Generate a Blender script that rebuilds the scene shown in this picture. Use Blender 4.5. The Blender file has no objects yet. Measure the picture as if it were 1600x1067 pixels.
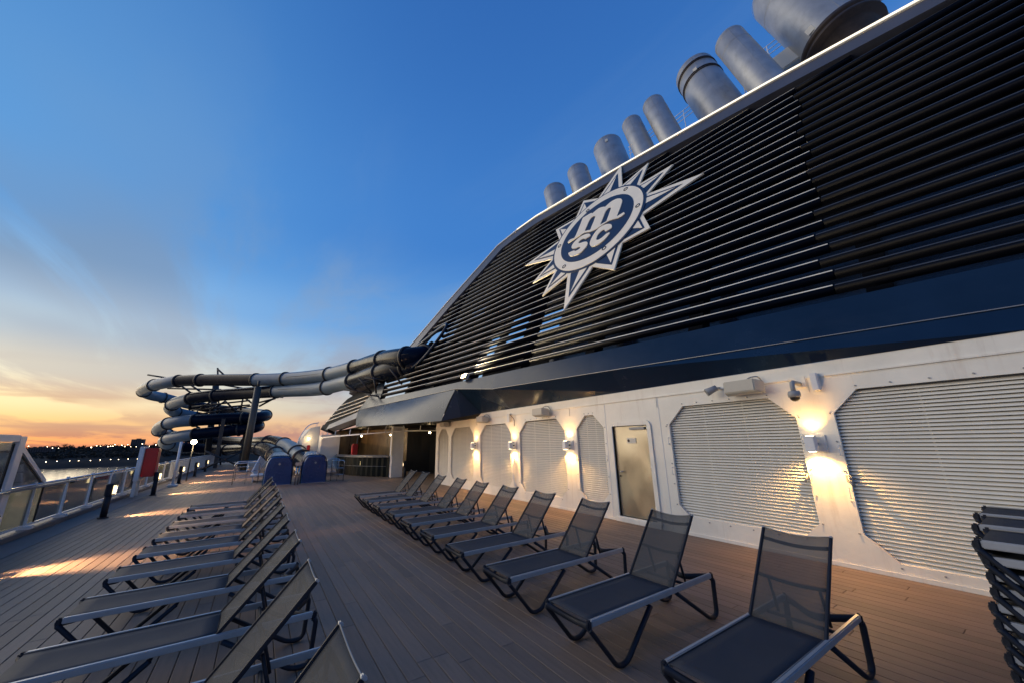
import bpy, bmesh, math, random
from mathutils import Vector, Matrix
random.seed(7)
sc = bpy.context.scene
COL = sc.collection
R = math.radians

# ------------------------------------------------------------------ camera
yaw, pit, rol = 0.592028672, 0.265657546, -0.0215982864
f = Vector((math.sin(yaw)*math.cos(pit), math.cos(yaw)*math.cos(pit), math.sin(pit)))
r = Vector((math.cos(yaw), -math.sin(yaw), 0)); u = r.cross(f)
r2 = r*math.cos(rol)+u*math.sin(rol); u2 = u*math.cos(rol)-r*math.sin(rol)
cam = bpy.data.objects.new('camera', bpy.data.cameras.new('camera')); COL.objects.link(cam); sc.camera = cam
cam.data.sensor_width = 36; cam.data.lens = 36*571.72/1600
cam.data.clip_start = .05; cam.data.clip_end = 30000
cam.matrix_world = Matrix(((r2.x, u2.x, -f.x, 0), (r2.y, u2.y, -f.y, 0), (r2.z, u2.z, -f.z, 1.85), (0, 0, 0, 1)))

# ------------------------------------------------------------------ sky and light
SUN_AZ = R(-30)          # measured from +Y towards +X
SKY_GAIN = 0.80
w = bpy.data.worlds.new('World'); sc.world = w; w.use_nodes = True
nt = w.node_tree; N = nt.nodes; L = nt.links
bg = N['Background']
def node(t, **k):
    n = N.new(t)
    for a, b in k.items(): setattr(n, a, b)
    return n
def math_(op, a, b=None, c=None, clamp=False):
    n = node('ShaderNodeMath', operation=op, use_clamp=clamp)
    for i, v in enumerate((a, b, c)):
        if v is None: continue
        if isinstance(v, (int, float)): n.inputs[i].default_value = v
        else: L.new(v, n.inputs[i])
    return n.outputs[0]
def ramp(fac, stops, interp='EASE'):
    n = node('ShaderNodeValToRGB'); cr = n.color_ramp; cr.interpolation = interp
    while len(cr.elements) < len(stops): cr.elements.new(0.5)
    for e, (p, c) in zip(cr.elements, stops):
        e.position = p; e.color = (c[0], c[1], c[2], 1)
    L.new(fac, n.inputs[0]); return n.outputs[0]
def mixc(fac, a, b, mode='MIX'):
    n = node('ShaderNodeMix', data_type='RGBA', blend_type=mode)
    for s, v in ((n.inputs[0], fac), (n.inputs[6], a), (n.inputs[7], b)):
        if isinstance(v, (int, float)): s.default_value = v
        elif isinstance(v, tuple): s.default_value = v
        else: L.new(v, s)
    return n.outputs[2]
tc = node('ShaderNodeTexCoord'); sep = node('ShaderNodeSeparateXYZ'); L.new(tc.outputs['Generated'], sep.inputs[0])
X_, Y_, Z_ = sep.outputs
nish = node('ShaderNodeTexSky', sky_type='NISHITA'); nish.sun_disc = False
nish.sun_elevation = R(0.6); nish.sun_rotation = SUN_AZ; nish.ozone_density = 4; nish.dust_density = .7
nis = mixc(1.0, nish.outputs[0], (0.42, 0.42, 0.42, 1), 'MULTIPLY')
zc = math_('MAXIMUM', Z_, 0.0)
# cosine of the bearing from the sunset point
hl = math_('SQRT', math_('ADD', math_('ADD', math_('MULTIPLY', X_, X_), math_('MULTIPLY', Y_, Y_)), 1e-4))
dt = math_('DIVIDE', math_('ADD', math_('MULTIPLY', X_, math.sin(SUN_AZ)), math_('MULTIPLY', Y_, math.cos(SUN_AZ))), hl)
side = math_('POWER', math_('MULTIPLY_ADD', dt, 0.5, 0.5, clamp=True), 13.0)
# dusk colours against height, towards the sunset and away from it
warm = ramp(zc, [(0.0, (.72, .24, .11)), (.022, (.84, .36, .12)), (.045, (.92, .56, .20)), (.085, (.95, .74, .37)), (.14, (.84, .78, .54)), (.20, (.50, .60, .60)), (.285, (.23, .41, .62)), (.40, (.095, .28, .57)), (1.0, (.030, .135, .40))])
cool = ramp(zc, [(0.0, (.52, .27, .20)), (.04, (.60, .37, .26)), (.09, (.40, .40, .42)), (.17, (.22, .36, .54)), (.30, (.10, .27, .57)), (.50, (.042, .17, .48)), (1.0, (.022, .10, .34))])
grad = mixc(side, cool, warm)
base = mixc(0.12, grad, nis)
# thin streaked cloud, laid out on a flat layer overhead
inv = math_('DIVIDE', 1.0, math_('ADD', zc, 0.09))
cv = node('ShaderNodeCombineXYZ'); L.new(math_('MULTIPLY', X_, inv), cv.inputs[0]); L.new(math_('MULTIPLY', Y_, inv), cv.inputs[1])
mp = node('ShaderNodeMapping'); L.new(cv.outputs[0], mp.inputs[0]); mp.inputs['Rotation'].default_value = (0, 0, R(24)); mp.inputs['Scale'].default_value = (.62, .20, 1)
n1 = node('ShaderNodeTexNoise'); L.new(mp.outputs[0], n1.inputs['Vector']); n1.inputs['Scale'].default_value = 1.7; n1.inputs['Detail'].default_value = 9; n1.inputs['Roughness'].default_value = .58; n1.inputs['Distortion'].default_value = .5
m2 = node('ShaderNodeMapping'); L.new(cv.outputs[0], m2.inputs[0]); m2.inputs['Rotation'].default_value = (0, 0, R(-35)); m2.inputs['Scale'].default_value = (.55, .28, 1)
n2 = node('ShaderNodeTexNoise'); L.new(m2.outputs[0], n2.inputs['Vector']); n2.inputs['Scale'].default_value = 1.1; n2.inputs['Detail'].default_value = 3
cl = math_('MULTIPLY', ramp(n1.outputs[0], [(.43, (0, 0, 0)), (.58, (1, 1, 1))]), ramp(n2.outputs[0], [(.34, (0, 0, 0)), (.54, (1, 1, 1))]))
thin = ramp(zc, [(0, (.9, .9, .9)), (.22, (.9, .9, .9)), (.42, (.75, .75, .75)), (.70, (.32, .32, .32)), (1, (.08, .08, .08))])
cfac = math_('MULTIPLY', cl, thin, clamp=True)
ccol_w = ramp(zc, [(0, (.45, .16, .09)), (.07, (.62, .38, .21)), (.14, (.54, .49, .41)), (.22, (.33, .39, .46)), (.34, (.145, .225, .35)), (.6, (.13, .25, .43)), (1, (.09, .20, .40))])
ccol_c = ramp(zc, [(0, (.36, .20, .18)), (.07, (.33, .24, .24)), (.16, (.24, .27, .35)), (.3, (.20, .29, .44)), (.5, (.13, .24, .44)), (1, (.07, .16, .38))])
ccol = mixc(side, ccol_c, ccol_w)
sky = mixc(cfac, base, ccol)
# low bars of cloud near the horizon
m3 = node('ShaderNodeMapping'); L.new(tc.outputs['Generated'], m3.inputs[0]); m3.inputs['Scale'].default_value = (2.2, 2.2, 34)
n3 = node('ShaderNodeTexNoise'); L.new(m3.outputs[0], n3.inputs['Vector']); n3.inputs['Scale'].default_value = 1.6; n3.inputs['Detail'].default_value = 5
bar_ = math_('MULTIPLY', ramp(n3.outputs[0], [(.57, (0, 0, 0)), (.68, (1, 1, 1))]), ramp(zc, [(0, (.8, .8, .8)), (.12, (.6, .6, .6)), (.2, (0, 0, 0))]))
sky = mixc(bar_, sky, ccol)
below = ramp(math_('MULTIPLY_ADD', Z_, 0.5, 0.5), [(0, (.03, .04, .06)), (.49, (.05, .06, .09)), (.5, (1, 1, 1))], 'LINEAR')
sky = mixc(1.0, sky, below, 'MULTIPLY')
L.new(sky, bg.inputs[0]); bg.inputs[1].default_value = SKY_GAIN

sun = bpy.data.objects.new('sun', bpy.data.lights.new('sun', 'SUN')); COL.objects.link(sun)
sun.data.energy = 1.2; sun.data.angle = R(60); sun.data.color = (1, .83, .56)
sd = Vector((math.sin(R(-44)), math.cos(R(-44)), math.tan(R(13)))); sun.rotation_euler = sd.to_track_quat('Z', 'Y').to_euler()
sc.view_settings.view_transform = 'Standard'; sc.view_settings.look = 'None'; sc.view_settings.gamma = 1; sc.view_settings.exposure = 0.74
sc.view_settings.use_curve_mapping = False

# ------------------------------------------------------------------ materials
MATS = {}
def mat(name, col, rough=.5, metal=0, spec=.5, noise=.0, nscale=3.0, bump=0, bscale=40, island=0, streak=None, emit=None, coat=0, dirt=None, nstretch=(1, 1, 1)):
    m = bpy.data.materials.new(name); m.use_nodes = True; t = m.node_tree; b = t.nodes['Principled BSDF']; MATS[name] = m
    b.inputs['Base Color'].default_value = (*col, 1); b.inputs['Roughness'].default_value = rough; b.inputs['Metallic'].default_value = metal
    b.inputs['Specular IOR Level'].default_value = spec; b.inputs['Coat Weight'].default_value = coat
    tcn = t.nodes.new('ShaderNodeTexCoord'); mpn = t.nodes.new('ShaderNodeMapping'); mpn.inputs['Scale'].default_value = nstretch
    t.links.new(tcn.outputs['Object'], mpn.inputs[0])
    cur = None
    if noise:
        n = t.nodes.new('ShaderNodeTexNoise'); n.inputs['Scale'].default_value = nscale; n.inputs['Detail'].default_value = 7; n.inputs['Roughness'].default_value = .62
        t.links.new(mpn.outputs[0], n.inputs['Vector'])
        rp = t.nodes.new('ShaderNodeMapRange'); rp.inputs[1].default_value = .3; rp.inputs[2].default_value = .7; rp.inputs[3].default_value = 1-noise; rp.inputs[4].default_value = 1+noise*.6
        t.links.new(n.outputs[0], rp.inputs[0])
        mx = t.nodes.new('ShaderNodeMix'); mx.data_type = 'RGBA'; mx.blend_type = 'MULTIPLY'; mx.inputs[0].default_value = 1; mx.inputs[6].default_value = (*col, 1)
        t.links.new(rp.outputs[0], mx.inputs[7]); cur = mx.outputs[2]
        rr = t.nodes.new('ShaderNodeMapRange'); rr.inputs[3].default_value = max(.02, rough-.12); rr.inputs[4].default_value = min(1, rough+.12)
        t.links.new(n.outputs[0], rr.inputs[0]); t.links.new(rr.outputs[0], b.inputs['Roughness'])
    if island:
        g = t.nodes.new('ShaderNodeNewGeometry'); oi = t.nodes.new('ShaderNodeObjectInfo'); ad = t.nodes.new('ShaderNodeMath'); ad.operation = 'ADD'
        fr = t.nodes.new('ShaderNodeMath'); fr.operation = 'FRACT'
        t.links.new(g.outputs['Random Per Island'], ad.inputs[0]); t.links.new(oi.outputs['Random'], ad.inputs[1]); t.links.new(ad.outputs[0], fr.inputs[0])
        rp = t.nodes.new('ShaderNodeMapRange'); rp.inputs[3].default_value = 1-island; rp.inputs[4].default_value = 1+island; t.links.new(fr.outputs[0], rp.inputs[0])
        mx = t.nodes.new('ShaderNodeMix'); mx.data_type = 'RGBA'; mx.blend_type = 'MULTIPLY'; mx.inputs[0].default_value = 1
        if cur: t.links.new(cur, mx.inputs[6])
        else: mx.inputs[6].default_value = (*col, 1)
        t.links.new(rp.outputs[0], mx.inputs[7]); cur = mx.outputs[2]
    if dirt:
        n = t.nodes.new('ShaderNodeTexNoise'); n.inputs['Scale'].default_value = dirt[1]; n.inputs['Detail'].default_value = 8; n.inputs['Roughness'].default_value = .7
        m2_ = t.nodes.new('ShaderNodeMapping'); m2_.inputs['Scale'].default_value = dirt[3]; t.links.new(tcn.outputs['Object'], m2_.inputs[0]); t.links.new(m2_.outputs[0], n.inputs['Vector'])
        rp = t.nodes.new('ShaderNodeMapRange'); rp.inputs[1].default_value = .55; rp.inputs[2].default_value = .78; rp.inputs[4].default_value = dirt[2]; t.links.new(n.outputs[0], rp.inputs[0])
        mx = t.nodes.new('ShaderNodeMix'); mx.data_type = 'RGBA'; mx.inputs[7].default_value = (*dirt[0], 1)
        if cur: t.links.new(cur, mx.inputs[6])
        else: mx.inputs[6].default_value = (*col, 1)
        t.links.new(rp.outputs[0], mx.inputs[0]); cur = mx.outputs[2]
    if cur: t.links.new(cur, b.inputs['Base Color'])
    if bump:
        n = t.nodes.new('ShaderNodeTexNoise'); n.inputs['Scale'].default_value = bscale; n.inputs['Detail'].default_value = 5
        t.links.new(mpn.outputs[0], n.inputs['Vector'])
        bn = t.nodes.new('ShaderNodeBump'); bn.inputs['Strength'].default_value = 1; bn.inputs['Distance'].default_value = bump
        t.links.new(n.outputs[0], bn.inputs['Height']); t.links.new(bn.outputs[0], b.inputs['Normal'])
    if emit:
        b.inputs['Emission Color'].default_value = (*emit[0], 1); b.inputs['Emission Strength'].default_value = emit[1]
    return m
WHITE = mat('white_paint', (.81, .775, .69), .36, noise=.09, nscale=1.6, bump=.010, bscale=2.4, dirt=((.40, .30, .22), 3.2, .42, (1, 1.6, .16)))
WHITE2 = mat('white_louvre_paint', (.76, .73, .65), .75, spec=.12, noise=.08, nscale=2.5, dirt=((.40, .36, .32), 3, .3, (1, .4, 2)))
WHITE3 = mat('white_rail_paint', (.70, .71, .72), .4, noise=.08, nscale=4)
GREY = mat('grey_plastic', (.30, .30, .30), .5, noise=.08, nscale=9)
NAVY = mat('navy_paint', (.008, .022, .050), .24, noise=.2, nscale=.8, bump=.003, bscale=1.6, spec=.30, dirt=((.025, .04, .07), 1.2, .35, (1, .3, 1)))
NAVY_E = mat('navy_emblem', (.012, .028, .07), .4, noise=.1, nscale=3)
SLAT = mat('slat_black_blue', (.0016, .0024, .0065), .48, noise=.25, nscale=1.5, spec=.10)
SLAT_GLINT = mat('slat_painted_glint', (.86, .80, .66), .4, noise=.35, nscale=.9)  # cream colour imitating light caught along the slat edges
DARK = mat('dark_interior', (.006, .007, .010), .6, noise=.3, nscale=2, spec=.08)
GLOSS = mat('dark_glossy_panel', (.012, .018, .032), .13, noise=.3, nscale=.7, bump=.01, bscale=.8, spec=.7)
TRIM = mat('aluminium_trim', (.24, .24, .26), .35, metal=.4, noise=.12, nscale=1.2)
COPE = mat('coping_grey', (.085, .09, .115), .4, noise=.15, nscale=1.2)
SLAT_GLINT_DIM = mat('slat_painted_glint_dim', (.055, .06, .07), .35, noise=.3, nscale=1)  # dimmer grey copy for the slat ends without the bright highlight
TRIMW = mat('pale_trim_edge', (.95, .90, .76), .3, noise=.04, nscale=2)
CREAM = mat('emblem_cream', (.95, .87, .70), .5, noise=.05, nscale=2.2)
BLACKL = mat('emblem_line', (.01, .014, .03), .5)
STEEL = mat('galvanised_steel', (.40, .41, .42), .40, metal=.35, noise=.22, nscale=1.3, bump=.006, bscale=1.2, dirt=((.10, .09, .085), 1.4, .5, (1, 1, .5)))
RUST = mat('rusty_band', (.055, .040, .034), .6, metal=.3, noise=.4, nscale=3)
TAPE = mat('pale_label', (.70, .66, .56), .5)
ALU = mat('lounger_rail_aluminium', (.36, .385, .42), .36, metal=.35, noise=.1, nscale=5)
FRAME = mat('lounger_frame_dark', (.012, .016, .026), .55, noise=.15, nscale=8, spec=.25)
SLING = mat('sling_mesh', (.030, .033, .042), .75, noise=.10, nscale=6, bump=.0006, bscale=420)
PIPING = mat('sling_piping', (.20, .20, .20), .6)
RUBBER = mat('rubber', (.012, .012, .013), .7)
PLANK = mat('deck_plank', (.205, .145, .108), .62, noise=.2, nscale=2.2, island=.15, bump=.0012, bscale=26, spec=.35, nstretch=(14, 1, 1), dirt=((.055, .045, .042), .9, .38, (.5, .5, .5)))
SUBF = mat('deck_caulk', (.035, .030, .027), .8)
MARGIN = mat('deck_margin', (.13, .12, .12), .6, noise=.25, nscale=2.5, dirt=((.05, .05, .05), 2.5, .6, (1, .5, 1)))
STAIN = mat('brushed_stainless', (.36, .335, .29), .34, metal=1, noise=.12, nscale=2, bump=.010, bscale=1.1, nstretch=(1, 1, .6))
CHROME = mat('polished_rail', (.60, .60, .62), .16, metal=1, noise=.05)
RED = mat('red_cabinet', (.50, .012, .012), .4, noise=.12, nscale=4)
POD = mat('blue_fibreglass', (.002, .028, .13), .28, noise=.15, nscale=1.5, coat=.1)
TUBED = mat('slide_dark_tube', (.0035, .008, .022), .26, noise=.2, nscale=1.5, spec=.07)
TUBEL = mat('slide_pale_tube', (.13, .19, .25), .38, spec=.3, noise=.2, nscale=1.2)
TRUSS = mat('dark_truss', (.018, .02, .026), .5, noise=.2, nscale=3)
COLM = mat('olive_column', (.05, .048, .042), .5, noise=.2, nscale=1)
BARFRONT = mat('corrugated_dark', (.012, .014, .012), .6, spec=.12, noise=.3, nscale=1.5)
WOODG = mat('gold_brown_panel', (.17, .105, .04), .3, noise=.9, nscale=.9, nstretch=(1.5, 1.5, .4))
CABLE = mat('cable_black', (.02, .02, .02), .6)
WATER = mat('water', (.012, .022, .034), .16, bump=.25, bscale=.12, spec=.6, nstretch=(1, 2.2, 1))
LAND = mat('far_bank', (.017, .018, .016), .9, noise=.4, nscale=.02)
TREEF = mat('far_foliage', (.015, .016, .014), .95, noise=.5, nscale=.04)
BLDG = mat('far_building', (.055, .050, .055), .8, noise=.2, nscale=.02)
LAMP_W = mat('lamp_glow_warm', (1, .8, .5), .4, emit=((1, .72, .36), 22))
LAMP_S = mat('shore_lamp_glow', (1, .9, .7), .4, emit=((1, .74, .42), 13))
SLIT = mat('bollard_glow', (1, .8, .5), .4, emit=((1, .76, .34), 1.7))
COPE_GLOW = mat('coping_glow_paint', (.9, .85, .7), .4, emit=((1, .86, .62), .75))  # emission added to brighten the coping rim, not a lamp
def glass(name, tint, alpha):
    m = bpy.data.materials.new(name); m.use_nodes = True; t = m.node_tree; o = t.nodes['Material Output']; t.nodes.remove(t.nodes['Principled BSDF'])
    tr = t.nodes.new('ShaderNodeBsdfTransparent'); tr.inputs[0].default_value = (*tint, 1)
    gl = t.nodes.new('ShaderNodeBsdfGlossy'); gl.inputs['Roughness'].default_value = .04; gl.inputs[0].default_value = (.9, .9, .9, 1)
    df = t.nodes.new('ShaderNodeBsdfDiffuse'); df.inputs[0].default_value = (.36, .37, .33, 1)
    fr = t.nodes.new('ShaderNodeFresnel'); fr.inputs[0].default_value = 1.5
    a = t.nodes.new('ShaderNodeMixShader'); a.inputs[0].default_value = alpha; t.links.new(tr.outputs[0], a.inputs[1]); t.links.new(df.outputs[0], a.inputs[2])
    b = t.nodes.new('ShaderNodeMixShader'); t.links.new(fr.outputs[0], b.inputs[0]); t.links.new(a.outputs[0], b.inputs[1]); t.links.new(gl.outputs[0], b.inputs[2])
    t.links.new(b.outputs[0], o.inputs[0]); return m
GLASS = glass('rail_glass', (.80, .82, .76), .42)
# woven sling: lets part of what is behind show between its threads
def sling_alpha(m, a):
    t = m.node_tree; t.nodes['Principled BSDF'].inputs['Alpha'].default_value = a
SLINGB = mat('sling_mesh_back', (.055, .057, .058), .72, noise=.10, nscale=6, bump=.0006, bscale=420)
sling_alpha(SLINGB, .60); sling_alpha(SLING, .9)

# ------------------------------------------------------------------ mesh helpers
class MB:
    def __init__(s): s.v = []; s.f = []; s.m = []; s.sm = []
    def add(s, vs, fs, mi=0, sm=False):
        o = len(s.v); s.v += [tuple(v) for v in vs]
        for q in fs: s.f.append(tuple(i+o for i in q)); s.m.append(mi); s.sm.append(sm)
        return s
    def box(s, a, b, mi=0):
        x0, y0, z0 = a; x1, y1, z1 = b
        vs = [(x0, y0, z0), (x1, y0, z0), (x1, y1, z0), (x0, y1, z0), (x0, y0, z1), (x1, y0, z1), (x1, y1, z1), (x0, y1, z1)]
        return s.add(vs, [(0, 3, 2, 1), (4, 5, 6, 7), (0, 1, 5, 4), (1, 2, 6, 5), (2, 3, 7, 6), (3, 0, 4, 7)], mi)
    def obox(s, c, ax, ay, az, mi=0):
        c = Vector(c); vs = [c+ax*i+ay*j+az*k for k in (-1, 1) for i, j in ((-1, -1), (1, -1), (1, 1), (-1, 1))]
        return s.add(vs, [(0, 3, 2, 1), (4, 5, 6, 7), (0, 1, 5, 4), (1, 2, 6, 5), (2, 3, 7, 6), (3, 0, 4, 7)], mi)
    def bar(s, a, b, wd, ht=None, up=(0, 0, 1), mi=0):
        a, b = Vector(a), Vector(b); d = (b-a); l = d.length; d.normalize(); up = Vector(up)
        if abs(d.dot(up)) > .98: up = Vector((1, 0, 0))
        sd_ = d.cross(up).normalized(); up = sd_.cross(d).normalized(); ht = ht or wd
        return s.obox((a+b)/2, d*l/2, sd_*wd/2, up*ht/2, mi)
    def tube(s, pts, rad, seg=10, mi=0, cap=True, sm=True, flat=None):
        pts = [Vector(p) for p in pts]; n = len(pts); rad = rad if isinstance(rad, (list, tuple)) else [rad]*n
        T = [((pts[min(i+1, n-1)]-pts[max(i-1, 0)]).normalized()) for i in range(n)]
        up = Vector((0, 0, 1)) if abs(T[0].z) < .9 else Vector((1, 0, 0))
        vs = []
        for i in range(n):
            sd_ = T[i].cross(up).normalized(); up = sd_.cross(T[i]).normalized()
            for k in range(seg):
                a = 2*math.pi*k/seg; ca, sa = math.cos(a), math.sin(a)
                kx, ky = (flat or (1, 1))
                vs.append(pts[i]+(sd_*ca*kx+up*sa*ky)*rad[i])
        fs = [(i*seg+k, i*seg+(k+1) % seg, (i+1)*seg+(k+1) % seg, (i+1)*seg+k) for i in range(n-1) for k in range(seg)]
        s.add(vs, fs, mi, sm)
        if cap:
            o = len(s.v)-len(vs)
            s.f.append(tuple(o+k for k in range(seg))[::-1]); s.m.append(mi); s.sm.append(False)
            s.f.append(tuple(o+(n-1)*seg+k for k in range(seg))); s.m.append(mi); s.sm.append(False)
        return s
    def prism(s, poly, h0, h1, fn, mi=0, side=None):
        n = len(poly); vs = [fn(x, y, h0) for x, y in poly]+[fn(x, y, h1) for x, y in poly]
        s.add(vs, [tuple(range(n))[::-1], tuple(range(n, 2*n))], mi)
        o = len(s.v)-2*n
        for i in range(n):
            j = (i+1) % n; s.f.append((o+i, o+j, o+n+j, o+n+i)); s.m.append(side if side is not None else mi); s.sm.append(False)
        return s
    def lathe(s, prof, c, axis, seg=32, mi=0, sm=True):
        ax = Vector(axis).normalized(); t = Vector((0, 0, 1)) if abs(ax.z) < .9 else Vector((1, 0, 0)); a1 = ax.cross(t).normalized(); a2 = ax.cross(a1)
        c = Vector(c); vs = []
        for r_, h in prof:
            for k in range(seg):
                a = 2*math.pi*k/seg; vs.append(c+ax*h+(a1*math.cos(a)+a2*math.sin(a))*r_)
        fs = [(i*seg+k, i*seg+(k+1) % seg, (i+1)*seg+(k+1) % seg, (i+1)*seg+k) for i in range(len(prof)-1) for k in range(seg)]
        return s.add(vs, fs, mi, sm)
    def build(s, name, mats, parent=None, bevel=0, tri=False):
        me = bpy.data.meshes.new(name); me.from_pydata(s.v, [], s.f); me.update()
        mats = mats if isinstance(mats, (list, tuple)) else [mats]
        for m in mats: me.materials.append(m)
        me.polygons.foreach_set('material_index', s.m); me.polygons.foreach_set('use_smooth', s.sm)
        bm = bmesh.new(); bm.from_mesh(me)
        if bevel:
            bmesh.ops.remove_doubles(bm, verts=bm.verts, dist=1e-5)
            es = [e for e in bm.edges if len(e.link_faces) == 2 and e.calc_face_angle(0) > .6]
            bmesh.ops.bevel(bm, geom=es, offset=bevel, segments=2, affect='EDGES', clamp_overlap=True)
        bmesh.ops.recalc_face_normals(bm, faces=bm.faces); bm.to_mesh(me); bm.free()
        o = bpy.data.objects.new(name, me); COL.objects.link(o)
        if parent: o.parent = parent
        return o
def thing(name, label, cat, loc=(0, 0, 0), group=None, rz=0):
    o = bpy.data.objects.new(name, None); COL.objects.link(o); o.location = loc; o.rotation_euler = (0, 0, rz); o.empty_display_size = .1
    o['label'] = label; o['category'] = cat
    if group: o['group'] = group
    return o
def tag(o, label, cat, group=None):
    o['label'] = label; o['category'] = cat
    if group: o['group'] = group
    return o
def struct(o): o['kind'] = 'structure'; return o
def inst(src, name, parent, loc=(0, 0, 0), rot=None, mats=None):
    o = bpy.data.objects.new(name, src.data); COL.objects.link(o); o.parent = parent; o.location = loc
    if rot: o.rotation_euler = rot
    return o
def copy_tree(o, parent=None):
    c = o.copy(); COL.objects.link(c)
    if parent: c.parent = parent
    for ch in o.children: copy_tree(ch, c)
    return c
def round_path(pts, rad, n=5):
    pts = [Vector(p) for p in pts]; out = [pts[0]]
    for i in range(1, len(pts)-1):
        a, b, c = pts[i-1], pts[i], pts[i+1]; d1 = (a-b); d2 = (c-b); k = min(rad, d1.length*.45, d2.length*.45)
        p0 = b+d1.normalized()*k; p2 = b+d2.normalized()*k
        for j in range(n+1):
            t = j/n; out.append(p0*(1-t)**2+b*2*t*(1-t)+p2*t*t)
    out.append(pts[-1]); return out
def catmull(pts, per=6):
    P = [Vector(p) for p in pts]; P = [P[0]*2-P[1]]+P+[P[-1]*2-P[-2]]; out = []
    for i in range(1, len(P)-2):
        a, b, c, d = P[i-1:i+3]
        for j in range(per):
            t = j/per; out.append(.5*((2*b)+(c-a)*t+(2*a-5*b+4*c-d)*t*t+(3*b-a-3*c+d)*t**3))
    out.append(P[-2]); return out

LM = [(8.954, 6.166), (8.924, 6.229), (8.856, 6.269), (8.707, 6.24), (8.633, 6.23), (8.593, 6.363), (8.55, 6.654), (8.516, 6.956), (8.484, 7.247), (8.435, 7.262), (8.33, 7.27), (8.118, 7.269), (8.045, 7.236), (8.01, 7.186), (7.876, 7.244), (7.725, 7.28), (7.557, 7.223), (7.447, 7.156), (7.401, 7.133), (7.252, 7.219), (7.095, 7.243), (6.929, 7.205), (6.799, 7.121), (6.703, 7.006), (6.657, 6.874), (6.659, 6.721), (6.689, 6.442), (6.739, 6.139), (6.638, 6.127), (6.541, 6.13), (6.482, 6.14), (6.425, 6.048), (6.461, 6.004), (6.577, 5.972), (6.703, 5.995), (6.89, 6.067), (7.037, 6.108), (7.179, 6.105), (7.358, 6.075), (7.514, 6.043), (7.675, 6.03), (7.851, 6.067), (8.011, 6.147), (8.168, 6.197), (8.345, 6.193), (8.504, 6.17), (8.662, 6.126), (8.815, 6.12), (8.893, 6.117)]
LM1 = [(8.151, 6.314), (8.119, 6.553), (8.073, 6.805), (8.012, 6.923), (7.932, 6.958), (7.854, 6.932), (7.801, 6.86), (7.795, 6.793), (7.818, 6.563), (7.856, 6.348), (7.879, 6.192), (7.988, 6.234)]
LM2 = [(7.431, 6.172), (7.392, 6.448), (7.359, 6.699), (7.319, 6.844), (7.236, 6.906), (7.153, 6.891), (7.104, 6.81), (7.109, 6.721), (7.133, 6.489), (7.163, 6.226), (7.178, 6.17), (7.323, 6.167)]
LS = [(8.671, 5.36), (8.712, 5.454), (8.654, 5.465), (8.516, 5.455), (8.419, 5.425), (8.375, 5.368), (8.254, 5.353), (8.159, 5.378), (8.142, 5.426), (8.218, 5.501), (8.294, 5.511), (8.368, 5.514), (8.483, 5.558), (8.595, 5.641), (8.636, 5.737), (8.624, 5.865), (8.532, 5.981), (8.388, 6.066), (8.23, 6.089), (8.049, 6.063), (7.904, 5.99), (7.814, 5.901), (7.793, 5.833), (7.831, 5.79), (7.929, 5.79), (8.029, 5.791), (8.105, 5.869), (8.237, 5.875), (8.312, 5.818), (8.311, 5.758), (8.222, 5.693), (8.039, 5.652), (7.91, 5.583), (7.839, 5.494), (7.819, 5.371), (7.866, 5.27), (7.979, 5.16), (8.134, 5.103), (8.311, 5.119), (8.501, 5.172), (8.606, 5.253)]
LC = [(6.892, 5.405), (6.919, 5.321), (7.01, 5.208), (7.122, 5.138), (7.29, 5.083), (7.448, 5.091), (7.581, 5.157), (7.674, 5.272), (7.716, 5.438), (7.696, 5.618), (7.626, 5.802), (7.521, 5.949), (7.374, 6.019), (7.214, 6.013), (7.045, 5.938), (6.918, 5.829), (6.867, 5.723), (6.866, 5.618), (6.945, 5.6), (7.083, 5.593), (7.14, 5.654), (7.164, 5.723), (7.245, 5.764), (7.341, 5.723), (7.418, 5.642), (7.448, 5.533), (7.447, 5.438), (7.4, 5.363), (7.301, 5.326), (7.166, 5.363), (7.053, 5.433), (6.94, 5.435)]
ERO = ([7.697, 6.173], [[1.917, -0.011], [-0.011, 1.874]])
ERI = ([7.721, 6.201], [[1.599, -0.025], [-0.025, 1.47]])
BOLTS = [(6.647, 7.557), (5.977, 6.131), (7.01, 4.759), (8.764, 4.823), (9.43, 6.276), (8.355, 7.63)]
TIPS = [(7.207, 9.61), (5.905, 8.512), (4.919, 7.466), (3.936, 6.064), (5.416, 4.752), (6.45, 3.567), (8.186, 2.624), (9.581, 3.796), (10.493, 4.837), (11.551, 6.327), (10.145, 7.748), (8.873, 8.71)]
PIPES = [((14.02, 15.2, 16.37), 1.89, 0.71), ((14.46, 13.44, 16.92), 1.73, 0.66), ((16.39, 12.36, 18.51), 2.44, 0.92), ((15.01, 9.5, 17.17), 2.17, 0.53), ((15.1, 8.07, 17.01), 2.51, 0.54), ((16.86, 6.32, 18.06), 3.54, 0.96), ((15.05, 3.83, 15.84), 3.65, 0.6), ((17.15, 1.71, 17.08), 5.78, 1.21)]
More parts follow.
